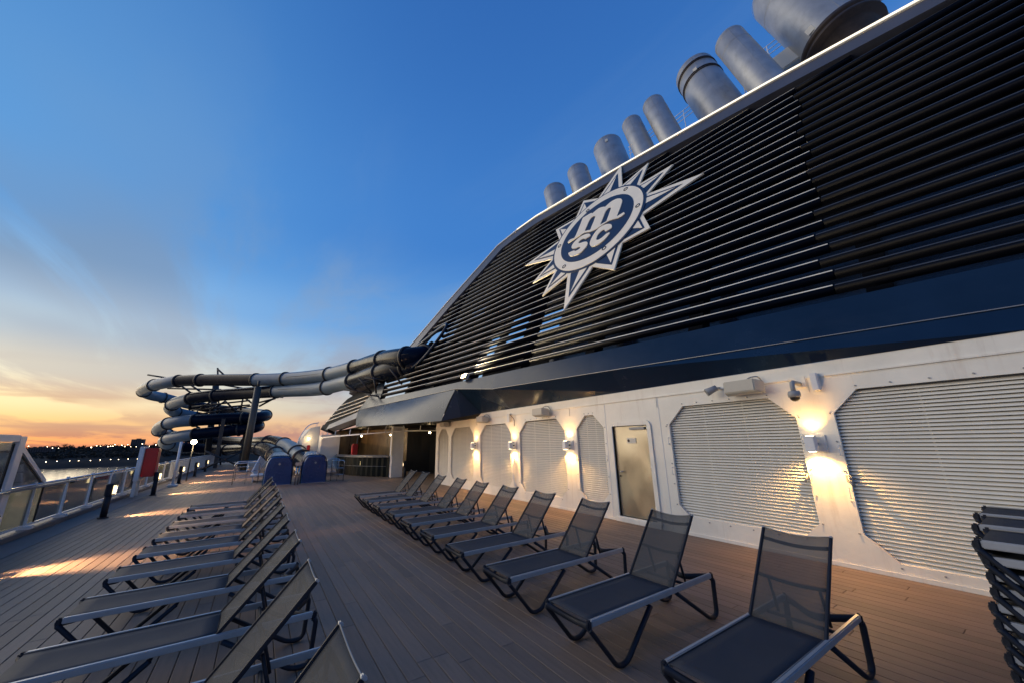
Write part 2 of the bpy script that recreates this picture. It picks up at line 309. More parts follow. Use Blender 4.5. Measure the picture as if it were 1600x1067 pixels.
PATH_A = [(9.06, 20.66, 7.5), (7.72, 19.99, 6.92), (6.9, 19.73, 6.62), (6.28, 19.97, 6.53), (5.95, 21.85, 6.79), (5.73, 25.0, 7.17), (5.34, 28.32, 7.38), (4.52, 31.35, 7.42), (3.68, 33.77, 7.48), (1.59, 37.62, 7.64), (-1.05, 41.2, 7.86), (-4.2, 45.08, 8.2), (-6.96, 48.13, 8.39), (-8.54, 49.83, 8.33), (-10.06, 52.14, 8.21), (-11.34, 55.54, 8.1), (-11.23, 58.02, 7.9), (-10.04, 59.79, 7.7), (-7.63, 60.25, 7.06), (-4.23, 58.19, 6.37), (-1.15, 53.83, 5.73), (0.14, 49.38, 5.23), (-0.78, 47.02, 4.79), (-2.83, 47.79, 4.74), (-5.47, 48.99, 4.58), (-7.07, 50.09, 4.49), (-8.49, 52.37, 4.28), (-9.39, 55.6, 3.88), (-9.15, 59.31, 3.5), (-7.02, 60.53, 3.06), (-3.7, 58.42, 2.67), (-1.33, 54.4, 2.43), (0.21, 47.16, 2.33), (1.08, 41.6, 2.26), (1.78, 36.26, 1.89), (2.21, 32.36, 1.46), (2.54, 29.79, 1.01), (2.9, 27.44, 0.59)]
PATH_B = [(9.05, 21.64, 7.25), (7.68, 20.47, 6.59), (6.81, 19.73, 6.17), (6.54, 20.68, 6.13), (5.98, 22.05, 6.13), (5.52, 24.83, 6.22), (5.21, 28.12, 6.34), (4.68, 30.93, 6.46), (3.47, 34.26, 6.41), (1.13, 38.87, 6.68), (-1.93, 43.38, 6.82), (-5.09, 46.78, 6.74), (-6.46, 48.37, 6.59), (-7.84, 51.23, 6.43), (-8.64, 54.36, 6.14), (-8.47, 58.06, 5.94), (-6.03, 59.08, 5.45), (-2.99, 56.59, 4.89), (-0.95, 52.26, 4.39), (-0.45, 48.32, 3.94), (-1.6, 47.32, 3.63), (-4.23, 48.56, 3.36), (-6.08, 49.87, 3.16), (-7.81, 52.36, 2.92), (-8.69, 55.56, 2.58), (-8.47, 59.29, 2.18), (-6.06, 59.04, 1.83), (-3.09, 55.86, 1.61), (-0.53, 47.86, 1.71), (0.54, 39.68, 1.6), (1.08, 33.82, 1.25), (1.24, 30.1, 0.81)]
BARS = [((-10.59, 52.14, 9.31), (-8.83, 51.07, 8.95)), ((-5.02, 51.75, 10.5), (-3.19, 54.28, -0.99)), ((-4.88, 50.52, 10.15), (-4.22, 50.27, 9.53)), ((-8.93, 52.67, 8.08), (-4.19, 49.57, 7.83)), ((-7.57, 50.48, 8.15), (-6.22, 49.92, 7.09)), ((-6.81, 49.94, 8.26), (-5.4, 49.34, 7.2)), ((-4.15, 48.17, 8.19), (-2.17, 46.98, 7.76)), ((-6.51, 51.69, 6.12), (-1.49, 48.13, 6.65)), ((-6.47, 51.77, 5.79), (-1.43, 48.24, 6.19)), ((-5.9, 51.39, 5.78), (-4.89, 50.41, 6.67)), ((-4.77, 50.63, 5.75), (-3.64, 49.58, 6.64)), ((-3.64, 49.58, 6.64), (-2.34, 49.13, 5.36)), ((-2.1, 48.43, 6.99), (-2.15, 48.9, 5.68)), ((-1.81, 47.07, 6.73), (-0.82, 46.67, 5.94)), ((-0.51, 44.04, 5.72), (0.93, 42.76, 6.65)), ((-0.56, 43.95, 6.08), (0.7, 42.99, 6.41)), ((0.13, 42.07, 6.59), (1.28, 41.37, 6.39)), ((-0.65, 41.29, 6.76), (1.5, 39.67, 7.28)), ((1.45, 38.51, 7.12), (2.32, 37.93, 7.1)), ((1.31, 38.48, 7.51), (1.47, 38.53, 7.01)), ((-6.35, 50.89, 4.41), (-5.4, 50.43, 3.88)), ((4.19, 25.9, 5.69), (4.96, 25.55, 5.18)), ((4.03, 26.11, 5.37), (6.02, 24.87, 5.07)), ((4.64, 24.28, 5.9), (5.42, 24.04, 5.03)), ((5.19, 22.7, 5.78), (5.45, 22.84, 4.81)), ((4.76, 23.01, 5.71), (5.73, 22.39, 5.61)), ((4.88, 23.23, 4.78), (5.87, 22.64, 4.58)), ((5.53, 20.55, 5.94), (6.21, 20.37, 5.06))]

# ------------------------------------------------------------------ deck
WX = 7.29      # face of the white wall
PW = .147
deck = struct(MB().box((-4.62, -3, -.35), (11, 62, -.022)).build('deck', SUBF))
hull = struct(MB().box((-4.9, -40, -44), (30, 62.5, -.36)).build('hull', WHITE3))
plank_mesh = {}
def plank_geo(mb, x0, y0, y1):
    b = .004; x1 = x0+PW-.006; y0 += .0018; y1 -= .0018
    vs = [(x0, y0, -.02), (x1, y0, -.02), (x1, y1, -.02), (x0, y1, -.02), (x0, y0, -b), (x1, y0, -b), (x1, y1, -b), (x0, y1, -b),
          (x0+b, y0+b, 0), (x1-b, y0+b, 0), (x1-b, y1-b, 0), (x0+b, y1-b, 0)]
    mb.add(vs, [(0, 1, 5, 4), (1, 2, 6, 5), (2, 3, 7, 6), (3, 0, 4, 7), (4, 5, 9, 8), (5, 6, 10, 9), (6, 7, 11, 10), (7, 4, 8, 11), (8, 9, 10, 11)])
planks = []
col0 = -33
xe = WX
for c in range(col0, 60):
    x0 = 1.25+PW*c-.004
    if x0+PW > 9.3: break
    off = 0 if c in (0, 3, 6) else random.uniform(0, 3.5)
    y = 3.45-3.5*2+off
    while y < 60:
        a, b = y, y+3.5; y += 3.5
        if x0+PW > WX-.01:
            if b < 15.95: continue
            a = max(a, 15.98)
            if b-a < .3: continue
        planks.append((x0, a, b))
def pk(p):
    x, y = p[0]+.07, (p[1]+p[2])/2
    d = Vector((x, y, -1.85)); dep = d.dot(f)
    if dep < .8: return 1e6
    px = 571*d.dot(r2)/dep
    return dep*dep*dep/(1) if abs(px) < 900 else 1e5+dep
planks.sort(key=pk)
base_pl = {}
for i, (x0, a, b) in enumerate(planks[:290]):
    k = round(b-a, 2)
    if k not in base_pl:
        m_ = MB(); plank_geo(m_, 0, 0, b-a); base_pl[k] = m_.build('plank', PLANK, deck); base_pl[k].location = (x0, a, 0)
    else: inst(base_pl[k], 'plank', deck, (x0, a, 0))
m_ = MB()
for x0, a, b in planks[290:]: plank_geo(m_, x0, a, b)
o = m_.build('distant_planks', PLANK, deck); o['kind'] = 'stuff'
m_ = MB().box((-4.60, -3, -.022), (1.25+PW*col0-.012, 62, .004))
m_.build('gutter_margin', MARGIN, deck)
MB().box((-4.60, -3, .004), (-4.18, 62, .11)).build('coaming', MARGIN, deck, bevel=.015)

# ------------------------------------------------------------------ white wall with octagonal openings
WT = 2.97
wall = thing('deckhouse_wall', 'long white steel wall with octagonal louvre openings below the navy band', 'wall', (WX, 0, 0))
Y0W, Y1W = -3.0, 17.75
# opening: (y0, y1, z0, z1, cut_bottom, cut_top)
OPEN = [(-.9, 2.02, .17, 2.50, .31, .33), (2.52, 4.85, .34, 2.49, .20, .36), (6.72, 7.72, .34, 2.49, .22, .34), (8.22, 10.5, .30, 2.49, .24, .36),
        (11.03, 13.25, .30, 2.49, .24, .36), (13.82, 16.0, .32, 2.49, .24, .36), (16.32, 17.5, .34, 2.49, .22, .34)]
DOOR = (5.40, 6.42, .12, 2.16)
TH = .055
def W3(y, z, x): return (x, y, z)
m_ = MB()
def octo(o):
    y0, y1, z0, z1, cb, ct = o
    return [(y0+cb, z0), (y1-cb, z0), (y1, z0+cb), (y1, z1-ct), (y1-ct, z1), (y0+ct, z1), (y0, z1-ct), (y0, z0+cb)]
cells = []
edges = [Y0W]
seq = sorted(OPEN+[None], key=lambda t: 5.9 if t is None else t[0])
prev = Y0W
for i, t in enumerate(seq):
    hi = DOOR[1] if t is None else t[1]
    nxt = Y1W if i == len(seq)-1 else ((hi+(DOOR[0] if seq[i+1] is None else seq[i+1][0]))/2)
    cells.append((prev, nxt, t)); prev = nxt
for a, b, t in cells:
    if t is None: hole = [(DOOR[0], DOOR[2]), (DOOR[1], DOOR[2]), (DOOR[1], DOOR[3]), (DOOR[0], DOOR[3])]; rect = [(a, 0), (b, 0), (b, WT), (a, WT)]; cor = [0, 1, 2, 3]
    else:
        hole = octo(t); rect = [(hole[0][0], 0), (hole[1][0], 0), (b, hole[2][1]), (b, hole[3][1]), (hole[4][0], WT), (hole[5][0], WT), (a, hole[6][1]), (a, hole[7][1])]
    n = len(hole)
    for i in range(n):
        j = (i+1) % n; q = [rect[i], rect[j], hole[j], hole[i]]
        if t is not None and i % 2 == 1:
            cr_ = {1: (b, 0), 3: (b, WT), 5: (a, WT), 7: (a, 0)}[i]
            q = [rect[i], cr_, rect[j], hole[j], hole[i]]
        m_.add([W3(y, z, 0) for y, z in q], [tuple(range(len(q)))])
    # reveal
    for i in range(n):
        j = (i+1) % n
        m_.add([W3(*hole[i], 0), W3(*hole[j], 0), W3(*hole[j], TH), W3(*hole[i], TH)], [(0, 1, 2, 3)])
m_.build('wall_plating', WHITE, wall)
# inner back wall and returns
MB().box((.16, Y0W, 0), (.22, Y1W, WT)).build('inner_bulkhead', GREY, wall)
MB().box((0.002, Y1W, 0), (2.3, Y1W+.06, WT)).build('end_return', WHITE, wall)
MB().box((-.022, Y0W, 2.74), (-.001, 13.1, 2.765)).build('drip_moulding', WHITE, wall)
MB().box((-.018, Y0W, .0), (-.001, 17.7, .055)).build('skirting', WHITE, wall)
for y in (2.27, 5.1, 7.97, 10.77, 13.54):   # raised pillar plates between the louvres
    MB().box((-.012, y-.012, 2.52), (-.0005, y+.012, 2.735)).build('plate_seam', WHITE, wall)
seam = MB().box((-.006, -.006, .06), (-.0005, .006, 2.73)).build('plate_seam', WHITE3, wall); seam.location = (0, 6.63, 0)
for y in (5.06,): inst(seam, 'plate_seam', wall, (0, y, 0))
# bolts round the openings
bolt = MB().lathe([(0, -.014), (.010, -.014), (.012, -.002), (.012, 0)], (0, 0, 0), (-1, 0, 0), 8)
bolt = MB().tube([(-.014, 0, 0), (0, 0, 0)], .011, 8).build('bolt', GREY, wall); bolt.location = (0, 4.92, 2.1)
def bolts_for(o):
    y0, y1, z0, z1, cb, ct = o; out = []
    n = max(2, int((y1-y0)/.42))
    for i in range(n+1): out.append((y0+ct+(y1-y0-2*ct)*i/n, z1+.05))
    for i in range(n+1): out.append((y0+cb+(y1-y0-2*cb)*i/n, z0-.05))
    for i in range(5):
        z = z0+cb+(z1-z0-cb-ct)*i/4; out += [(y0-.045, z), (y1+.045, z)]
    return out
for o_ in OPEN[:4]:
    for y, z in bolts_for(o_): inst(bolt, 'bolt', wall, (0, y, z))
# louvre panels
NB = [0]
PITCH = .0505
for k, o_ in enumerate(OPEN):
    y0, y1, z0, z1, cb, ct = o_
    lp = bpy.data.objects.new('louvre_panel', None); COL.objects.link(lp); lp.parent = wall; lp.location = (.02, y0, z0)
    wd = y1-y0
    # blade profile: drooping blade with a rolled lip
    prof = [(.030, .006), (.066, .033), (.072, .033), (.040, -.004), (.028, -.006)]
    b_ = MB(); vs = [(x, y, z) for y in (-.03, wd+.03) for x, z in prof]; n = len(prof)
    b_.add(vs, [tuple(range(n)), tuple(range(n, 2*n))[::-1]]+[(i, (i+1) % n, n+(i+1) % n, n+i) for i in range(n)])
    nb = int((z1-z0+.03)/PITCH); src = None
    for i in range(nb):
        if k < 6 and NB[0] >= 0:
            if src is None: src = b_.build('louvre_blade', WHITE2, lp); src.location = (0, 0, 0)
            else: inst(src, 'louvre_blade', lp, (random.uniform(-.001, .001), 0, i*PITCH))
    if k == 6:
        b2 = MB()
        for i in range(nb): b2.add([(x, y, z+i*PITCH) for x, y, z in vs], b_.f)
        b2.build('louvre_blades', WHITE2, lp)['kind'] = 'stuff'
    for zz in (.85, 1.45) if k < 2 else (1.05,):
        for yy in ((wd+.03,) if k in (0,) else (-.03, wd+.03)):
            MB().tube(round_path([(-.03, yy, zz-.07), (-.07, yy, zz-.07), (-.07, yy, zz+.07), (-.03, yy, zz+.07)], .02, 3), .007, 6).build('grab_handle', WHITE3, lp)
    m_ = MB()
    for yy in (wd*.36, wd*.68): m_.box((.078, yy-.012, .02), (.09, yy+.012, z1-z0-.02))
    m_.build('blade_stay', WHITE2, lp)
# latches at the lamp pillar
for y, sgn in ((2.02, 1), (2.52, -1)):
    t = thing('louvre_latch', 'grey toggle latch at the edge of the '+('right' if sgn > 0 else 'left')+' louvre beside the nearest sconce', 'latch', (WX-.002, y, 1.22))
    m_ = MB(); m_.box((-.03, -.035, -.05), (0, .035, .05)); m_.tube([(-.03, 0, .03), (-.075, -.02*sgn, -.03), (-.03, -.05*sgn, -.09)], .012, 6); m_.build('latch_body', GREY, t, bevel=.004)

# steel door
dr = thing('steel_door', 'tall stainless steel door with rounded white frame and closer, set in the white wall', 'door', (WX, (DOOR[0]+DOOR[1])/2, DOOR[2]))
dw, dh = (DOOR[1]-DOOR[0])/2, DOOR[3]-DOOR[2]
g = MB(); ny, nz = 12, 24
vs = []
for j in range(nz+1):
    for i in range(ny+1):
        y = -dw+.01+(2*dw-.02)*i/ny; z = .012+(dh-.03)*j/nz
        x = .035+.006*math.sin(j*.5)*math.cos(i*.4)
        vs.append((x, y, z))
g.add(vs, [(j*(ny+1)+i, j*(ny+1)+i+1, (j+1)*(ny+1)+i+1, (j+1)*(ny+1)+i) for j in range(nz) for i in range(ny)], 0, True)
g.build('door_leaf', STAIN, dr)
def rrect(hw, z0, z1, rr, n=6):
    P = [(-hw, z0), (hw, z0)]
    for k in range(n+1): a = math.pi/2*k/n; P.append((hw-rr+rr*math.cos(a), z1-rr+rr*math.sin(a)))
    for k in range(n+1): a = math.pi/2+math.pi/2*k/n; P.append((-hw+rr+rr*math.cos(a), z1-rr+rr*math.sin(a)))
    return P
outp = rrect(dw+.10, -.12, dh+.10, .14); inp = rrect(dw, .0, dh, .02)
m_ = MB(); n = len(outp)
for i in range(n):
    j = (i+1) % n
    P4 = lambda q, x: (x, q[0], q[1])
    m_.add([P4(outp[i], -.035), P4(outp[j], -.035), P4(inp[j], -.035), P4(inp[i], -.035), P4(outp[i], -.001), P4(outp[j], -.001), P4(inp[j], .05), P4(inp[i], .05)],
           [(0, 1, 2, 3), (0, 4, 5, 1), (3, 2, 6, 7)])
m_.build('door_frame', WHITE, dr, bevel=0)
MB().box((-.06, -dw-.1, -.12), (.03, dw+.1, -.02)).build('door_sill', WHITE, dr, bevel=.01)
MB().box((-.03, -dw+.08, dh-.105), (.03, -dw+.50, dh-.045)).build('door_closer', GREY, dr, bevel=.006)
MB().bar((-.02, -dw+.30, dh-.02), (.0, -dw+.02, dh-.005), .02, .012).build('closer_arm', GREY, dr)
hd = MB(); hd.tube([(.03, dw-.09, .98), (-.02, dw-.09, .98), (-.02, dw-.22, .985)], .011, 8); hd.build('door_handle', CHROME, dr)
MB().tube([(.03, dw-.09, .88), (.015, dw-.09, .88)], .018, 12).build('door_lock', RUBBER, dr)
MB().box((.022, -.13, 1.63), (.030, .12, 1.75)).build('notice_plate', TAPE, dr)
MB().tube([(.021, .075, 1.69), (.0205, .075, 1.69)], .035, 14).build('notice_symbol', RUST, dr)
m_ = MB()
for k in range(4): m_.box((.0205, -.10, 1.655+k*.022), (.0215, .02, 1.661+k*.022))
m_.build('notice_print', GREY, dr)
for z in (1.95, 1.1, .25): MB().tube([(-.01, -dw+.01, z-.06), (-.01, -dw+.01, z+.06)], .013, 8).build('hinge', CHROME, dr)

# ------------------------------------------------------------------ wall lamps
def spot(loc, d, power, size, blend=.6, col=(1, .52, .14), rad=.02, name='wall_lamp_light', parent=None):
    l = bpy.data.lights.new(name, 'SPOT'); l.energy = power; l.spot_size = size; l.spot_blend = blend; l.color = col; l.shadow_soft_size = rad
    o = bpy.data.objects.new(name, l); COL.objects.link(o); o.location = loc; o.rotation_euler = Vector(d).to_track_quat('-Z', 'Y').to_euler()
    if parent: o.parent = parent
    return o
def sconce(y, label, big=True, power=16):
    t = thing('wall_sconce', label, 'wall lamp', (WX, y, 1.72), 'up and down wall lamps')
    m_ = MB(); m_.box((-.028, -.10, -.13), (-.001, .10, .13)); m_.build('back_plate', WHITE, t, bevel=.006)
    m_ = MB(); m_.box((-.24, -.02, -.115), (-.11, .115, .115)); m_.build('lamp_housing', WHITE3, t, bevel=.008)
    m_ = MB()
    for z in (-.09, 0, .09): m_.tube([(-.11, .02, z), (-.03, .02, z)], .011 if z else .02, 8)
    m_.build('fixing_bolts', RUBBER, t)
    MB().tube([(-.175, .05, .1155), (-.175, .05, .118)], .05, 14).build('upper_lens', LAMP_W, t)
    MB().tube([(-.175, .05, -.1155), (-.175, .05, -.118)], .05, 14).build('lower_lens', LAMP_W, t)
    spot((-.15, .04, .135), (.42, 0, 1), power, R(100), .8, rad=.03, parent=t)
    spot((-.15, .04, -.135), (-.10, 0, -1), power*3.6, R(150), .7, rad=.03, parent=t)
    return t
SP = 19
sconce(2.29, 'white box wall lamp nearest the camera, on the pillar right of the big louvre', power=SP)
sconce(7.97, 'white box wall lamp on the pillar left of the steel door and narrow louvre', power=SP)
sconce(10.77, 'white box wall lamp on the second pillar left of the steel door', power=SP)
sconce(13.54, 'white box wall lamp farthest down the white wall', power=SP)

# loudspeakers and camera at the top of the wall
def speaker(y, label, small=False, rz=0):
    t = thing('wall_speaker', label, 'speaker', (WX, y, 2.68), 'grey boxes along the top of the wall')
    m_ = MB(); P = [(-.34, .26), (-.36, -.26), (-.12, -.33), (-.12, .33)]
    m_.prism(P, -.11, .10, lambda x, y_, h: (x, y_, h+(.04 if x < -.3 else 0))); m_.build('speaker_cabinet', GREY if small else CABG, t, bevel=.015)
    m_ = MB(); m_.bar((-.12, 0, .02), (-.002, 0, .04), .10, .06); m_.bar((-.12, -.34, 0), (-.12, -.34, .001), .02); m_.build('bracket', GREY, t)
    MB().tube(catmull([(-.13, -.05, .09), (-.16, -.1, .17), (-.10, -.22, .19), (-.04, -.26, .12), (-.002, -.27, .05)], 5), .012, 6).build('cable', CABLE if small else GREY, t)
    return t
CABG = mat('speaker_pale_grey', (.50, .47, .40), .5, noise=.06, nscale=6)
sp1 = speaker(3.16, 'pale grey speaker cabinet beside a small spotlight, above the big louvre')
speaker(9.05, 'grey speaker cabinet with a curled cable, above the louvre left of the door')
speaker(12.72, 'grey speaker cabinet above the third louvre left of the door')
speaker(16.35, 'grey speaker cabinet at the far end of the white wall')
t = thing('spotlight', 'small grey cylindrical spotlight left of the nearest speaker', 'spotlight', (WX-.2, 3.72, 2.72))
m_ = MB(); m_.lathe([(0, -.10), (.055, -.10), (.06, -.02), (.075, .10), (.068, .105), (.05, .06), (0, .06)], (0, 0, 0), (-.55, .75, -.42), 20); m_.build('lamp_head', GREY, t)
MB().bar((0, -.02, .03), (.2, -.06, .05), .03).build('bracket', GREY, t)
t = thing('security_camera', 'grey dome camera on a bent arm above the nearest sconce', 'camera', (WX, 2.36, 2.66))
MB().tube(round_path([(-.002, 0, .0), (-.25, .02, .02), (-.28, .02, -.03), (-.28, .02, -.14)], .07, 4), .035, 12).build('arm', GREY, t)
MB().lathe([(0, .03), (.075, .03), (.085, 0), (.085, -.06), (.07, -.065)], (-.28, .02, -.16), (0, 0, 1), 20).build('camera_body', GREY, t)
MB().lathe([(.068, -.062), (.06, -.095), (.035, -.12), (0, -.128)], (-.28, .02, -.16), (0, 0, 1), 20).build('camera_dome', RUBBER, t)
MB().box((-.03, -.09, -.06), (-.002, .09, .12)).build('mount_plate', WHITE, t, bevel=.005)
t = thing('junction_box', 'pale upright junction box beside the dome camera', 'junction box', (WX, 2.12, 2.66))
MB().box((-.12, -.03, -.13), (-.002, .06, .14)).build('box_body', WHITE3, t, bevel=.008)
t = thing('junction_box', 'pale upright junction box with loose cables on the second pillar left of the door', 'junction box', (WX, 11.0, 2.66))
MB().box((-.12, -.05, -.14), (-.002, .10, .14)).build('box_body', WHITE3, t, bevel=.008)
MB().tube(catmull([(-.1, -.08, .1), (-.13, -.2, .05), (-.04, -.26, -.1), (-.01, -.2, -.3)], 5), .01, 6).build('cable', RUST, t)
# water hose bundle hanging on pillar
t = thing('hanging_hose', 'loose cable bundle hanging down the second pillar left of the door', 'hose', (WX, 10.8, 1.2))
m_ = MB()
for k in range(4): m_.tube(catmull([(-.05, -.02*k, .1), (-.07-.01*k, .06-.04*k, -.2), (-.05, .03+.02*k, -.5), (-.04, -.05*k, -.8)], 5), .009, 6)
m_.build('hose_loops', WHITE3, t)

# ------------------------------------------------------------------ funnel
FP0 = Vector((7.54082817, 0, 3.37)); FD = Vector((-.11027002, .99390167, 0)); FU = Vector((.40006863, .04438626, .91540972)); FN = Vector((-.90982724, -.10094225, .40252335))
def FUN(u_, v_, w_=0): return FP0+FD*u_+FU*v_+FN*w_
funnel = thing('ship_funnel', 'huge navy funnel casing of horizontal slats sloping above the white wall', 'funnel', (0, 0, 0))
def seam_v(u_):
    return -.07+.03*u_ if u_ < 10.9 else (.257+(.62-.257)*(u_-10.9)/2.66 if u_ < 13.56 else .62+.007*(u_-13.56))
def btop_v(u_): return .64+.022*u_
LOWE = [(WX-.012, -6, 2.972), (WX-.012, 0, 2.972), (WX-.012, 6, 2.972), (WX-.012, 11, 2.972), (WX-.012, 13.17, 2.972), (6.5, 13.42, 2.83), (5.85, 13.79, 2.69), (5.1, 17.06, 2.72), (4.55, 23.3, 2.87)]
US = [-6, 0, 6, 10.9, 13.3, 13.42, 13.56, 19.8, 25.46]
band = MB()
for i in range(len(US)-1):
    a, b = US[i], US[i+1]
    s0, s1 = FUN(a, seam_v(a)), FUN(b, seam_v(b)); t0, t1 = FUN(a, btop_v(a)), FUN(b, min(btop_v(b), 9))
    if i < 6: band.add([LOWE[i], LOWE[i+1], s1, s0], [(0, 1, 2, 3)])
    if i < 7: band.add([s0, s1, t1, t0], [(0, 1, 2, 3)])
    # top return going inboard
    if i < 7: band.add([t0, t1, t1-FN*.5, t0-FN*.5], [(0, 1, 2, 3)])
band.add([FUN(19.8, seam_v(19.8)), FUN(25.46, seam_v(25.46)), FUN(24.36, 1.85), FUN(23.38, 3.33), FUN(22.33, 1.10), FUN(19.8, btop_v(19.8))], [(0, 1, 2, 3, 4, 5)])
lowc = catmull([(5.85, 13.79, 2.69), (5.42, 15.4, 2.70), (5.1, 17.4, 2.73), (4.82, 20.2, 2.80), (4.55, 23.3, 2.87)], 4)
nI = len(lowc)-1; vs = []
for i, p in enumerate(lowc):
    q = FUN(13.56+(25.46-13.56)*i/nI, seam_v(13.56+(25.46-13.56)*i/nI))
    for j in range(7): vs.append(p.lerp(q, j/6)+Vector((-.05, 0, 0))*math.sin(math.pi*j/6))
band.add(vs, [(i*7+j, (i+1)*7+j, (i+1)*7+j+1, i*7+j+1) for i in range(nI) for j in range(6)], 0, True)
bo = band.build('navy_band', NAVY, funnel)
m_ = MB()
pr = None
for u_ in [-6, 0, 6, 10.9, 13.56, 19.8, 25.46]:
    q = FUN(u_, seam_v(u_), .012)
    if pr is not None: m_.bar(pr, q, .016, .012)
    pr = q
m_.build('band_seam_strip', TRIM, funnel)
m_ = MB(); m_.bar(FUN(13.56, .62, .006), Vector((5.85, 13.79, 2.70)), .022, .012); m_.build('panel_joint', DARK, funnel)
# soffit under the overhang
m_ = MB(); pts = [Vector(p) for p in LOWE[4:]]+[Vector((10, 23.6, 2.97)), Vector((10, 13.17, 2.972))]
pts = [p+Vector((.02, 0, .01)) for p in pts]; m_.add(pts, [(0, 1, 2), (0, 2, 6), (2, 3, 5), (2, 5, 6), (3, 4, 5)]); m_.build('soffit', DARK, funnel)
# slats
FRONT = [(1.1, 22.33), (3.33, 23.38)]
TRO = [(-6, 7.62), (-.716, 8.316), (2.286, 8.924), (7.3, 9.70), (12.348, 10.282), (13.781, 10.2), (15.337, 9.918), (18.848, 7.026), (21.599, 4.477), (26.243, 3.191), (30.262, 2.826)]
TRI = [(-6, 7.12), (-.716, 7.78), (2.286, 8.33), (7.3, 9.10), (12.2, 9.66), (13.3, 9.60), (14.75, 9.36), (18.25, 6.55), (20.95, 4.02), (25.9, 2.75), (30.0, 2.4)]
def interp(tab, x):
    for (a, b), (c, d) in zip(tab, tab[1:]):
        if a <= x <= c: return b+(d-b)*(x-a)/(c-a)
    return tab[0][1] if x < tab[0][0] else tab[-1][1]
def slat_span(v0):
    """u range of a slat whose level at u is v0+.022u"""
    out = []; run = None; uu = -6.0
    while uu < 24.2:
        v_ = v0+.022*uu; ok = v_ < interp(TRI, uu)-.04
        if v_ < 3.33: ok = ok and uu < interp([(a, b) for a, b in FRONT], v_)
        elif v_ < 4.0: ok = ok and uu < 21
        # mouth of the slide
        if 2.7 < v_ < 4.95:
            ub = interp([(2.7, 19.3), (2.97, 18.77), (3.8, 18.0), (4.5, 17.45), (4.95, 17.5)], v_)
            if uu > ub and not (v_ < 3.0 and uu > 20.6): ok = False
        if ok and run is None: run = uu
        if not ok and run is not None: out.append((run, uu)); run = None
        uu += .1
    if run is not None: out.append((run, uu))
    return out
def slat_geo(mb, u0, u1, v0, glint, tilt=0):
    prof = [(-.085, .015), (-.060, .053), (.0, .068), (.058, .055), (.095, .018), (.102, -.022), (.082, -.060), (.03, -.078), (-.03, -.076), (-.08, -.032)]
    n = len(prof); vs = []
    for uu in (u0, u1):
        for w_, h in prof: vs.append(FUN(uu, v0+.022*uu+h, w_-.12))
    mb.add(vs, [tuple(range(n))[::-1], tuple(range(n, 2*n))], 0)
    o = len(mb.v)-2*n
    for i in range(n):
        mb.f.append((o+i, o+(i+1) % n, o+n+(i+1) % n, o+n+i)); mb.m.append(0); mb.sm.append(True)
    if glint:
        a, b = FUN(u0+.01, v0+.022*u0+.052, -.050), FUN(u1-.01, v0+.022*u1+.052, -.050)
        mb.bar(a, b, .019, .022, up=FU, mi=1)  # added thin bar, paints the highlight on the slat's upper edge
joints = [-6, 1.75, 9.4, 16.8, 25]
v0 = .94
while v0 < 9.7:
    joints[1] = 1.75+random.uniform(-.10, .10)
    for a, b in slat_span(v0):
        for j in range(4):
            c, d = max(a, joints[j]), min(b, joints[j+1])
            if d-c < .25: continue
            m_ = MB(); slat_geo(m_, c+.006, d-.006, v0+random.uniform(-.004, .004), True)
            m_.build('slat', [SLAT, SLAT_GLINT if j > 0 else SLAT_GLINT_DIM], funnel)  # painted highlight: cream past the first joint, grey before it
    v0 += .3345
# trim
m_ = MB(); m2_ = MB()
for i in range(len(TRO)-1):
    a, b, c, d = TRO[i], TRO[i+1], TRI[i+1], TRI[i]
    for w0, w1, in ((.10, -.35),):
        vs = [FUN(*a, w0), FUN(*b, w0), FUN(*c, w0-.05), FUN(*d, w0-.05), FUN(*a, w1), FUN(*b, w1), FUN(*c, w1), FUN(*d, w1)]
        m_.add(vs, [(0, 1, 2, 3), (3, 2, 6, 7), (4, 5, 6, 7)])
    m2_.add([FUN(a[0], a[1]+.00, .13), FUN(b[0], b[1], .13), FUN(b[0], b[1], -.5), FUN(a[0], a[1], -.5), FUN(a[0], a[1]-.12, .13), FUN(b[0], b[1]-.12, .13), FUN(b[0], b[1]-.12, -.5), FUN(a[0], a[1]-.12, -.5)],
            [(0, 1, 2, 3), (0, 4, 5, 1), (4, 7, 6, 5), (3, 2, 6, 7)])
m_.build('coping_face', COPE, funnel); m2_.build('coping_edge', TRIMW, funnel)
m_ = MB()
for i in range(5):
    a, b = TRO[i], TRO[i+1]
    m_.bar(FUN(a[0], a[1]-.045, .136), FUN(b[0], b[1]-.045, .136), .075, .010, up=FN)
m_.build('coping_added_glow', COPE_GLOW, funnel)  # added glowing strip, stands in for light falling on the coping edge
# interior: columns and glossy panels with gaps the sky shows through
for uu in [-4.4, -1.6, 1.2, 4.2, 7.2, 10.4, 13.6, 16.8, 19.8]:
    vt = interp(TRI, uu)-.05 if uu < 14 else interp(TRI, uu)-.3
    m_ = MB(); m_.obox(FUN(uu, (vt+.5)/2, -.55), FD*.16, FU*(vt-.5)/2, FN*.17)
    m_.build('inner_column', DARK, funnel)
GAPS = [(10.0, 11.9, 3.3, 4.6), (12.1, 13.3, 3.6, 5.2), (14.0, 15.4, 3.0, 4.2), (11.6, 12.9, 1.0, 1.9), (14.3, 15.9, .9, 2.3), (16.6, 17.7, .8, 1.5)]
ug = [-6, -3, -1.2, .8, 2.6, 4.6, 6.5, 8.4, 10.0, 11.6, 11.9, 12.1, 12.9, 13.3, 14.0, 14.3, 15.4, 15.9, 16.6, 17.7, 19.2, 21.5]
vg = [.4, .8, .9, 1.0, 1.5, 1.9, 2.3, 3.0, 3.3, 3.6, 4.2, 4.6, 5.2, 6.4, 7.8, 9.5]
rp_ = random.Random(3)
m_ = MB(); m3_ = MB()
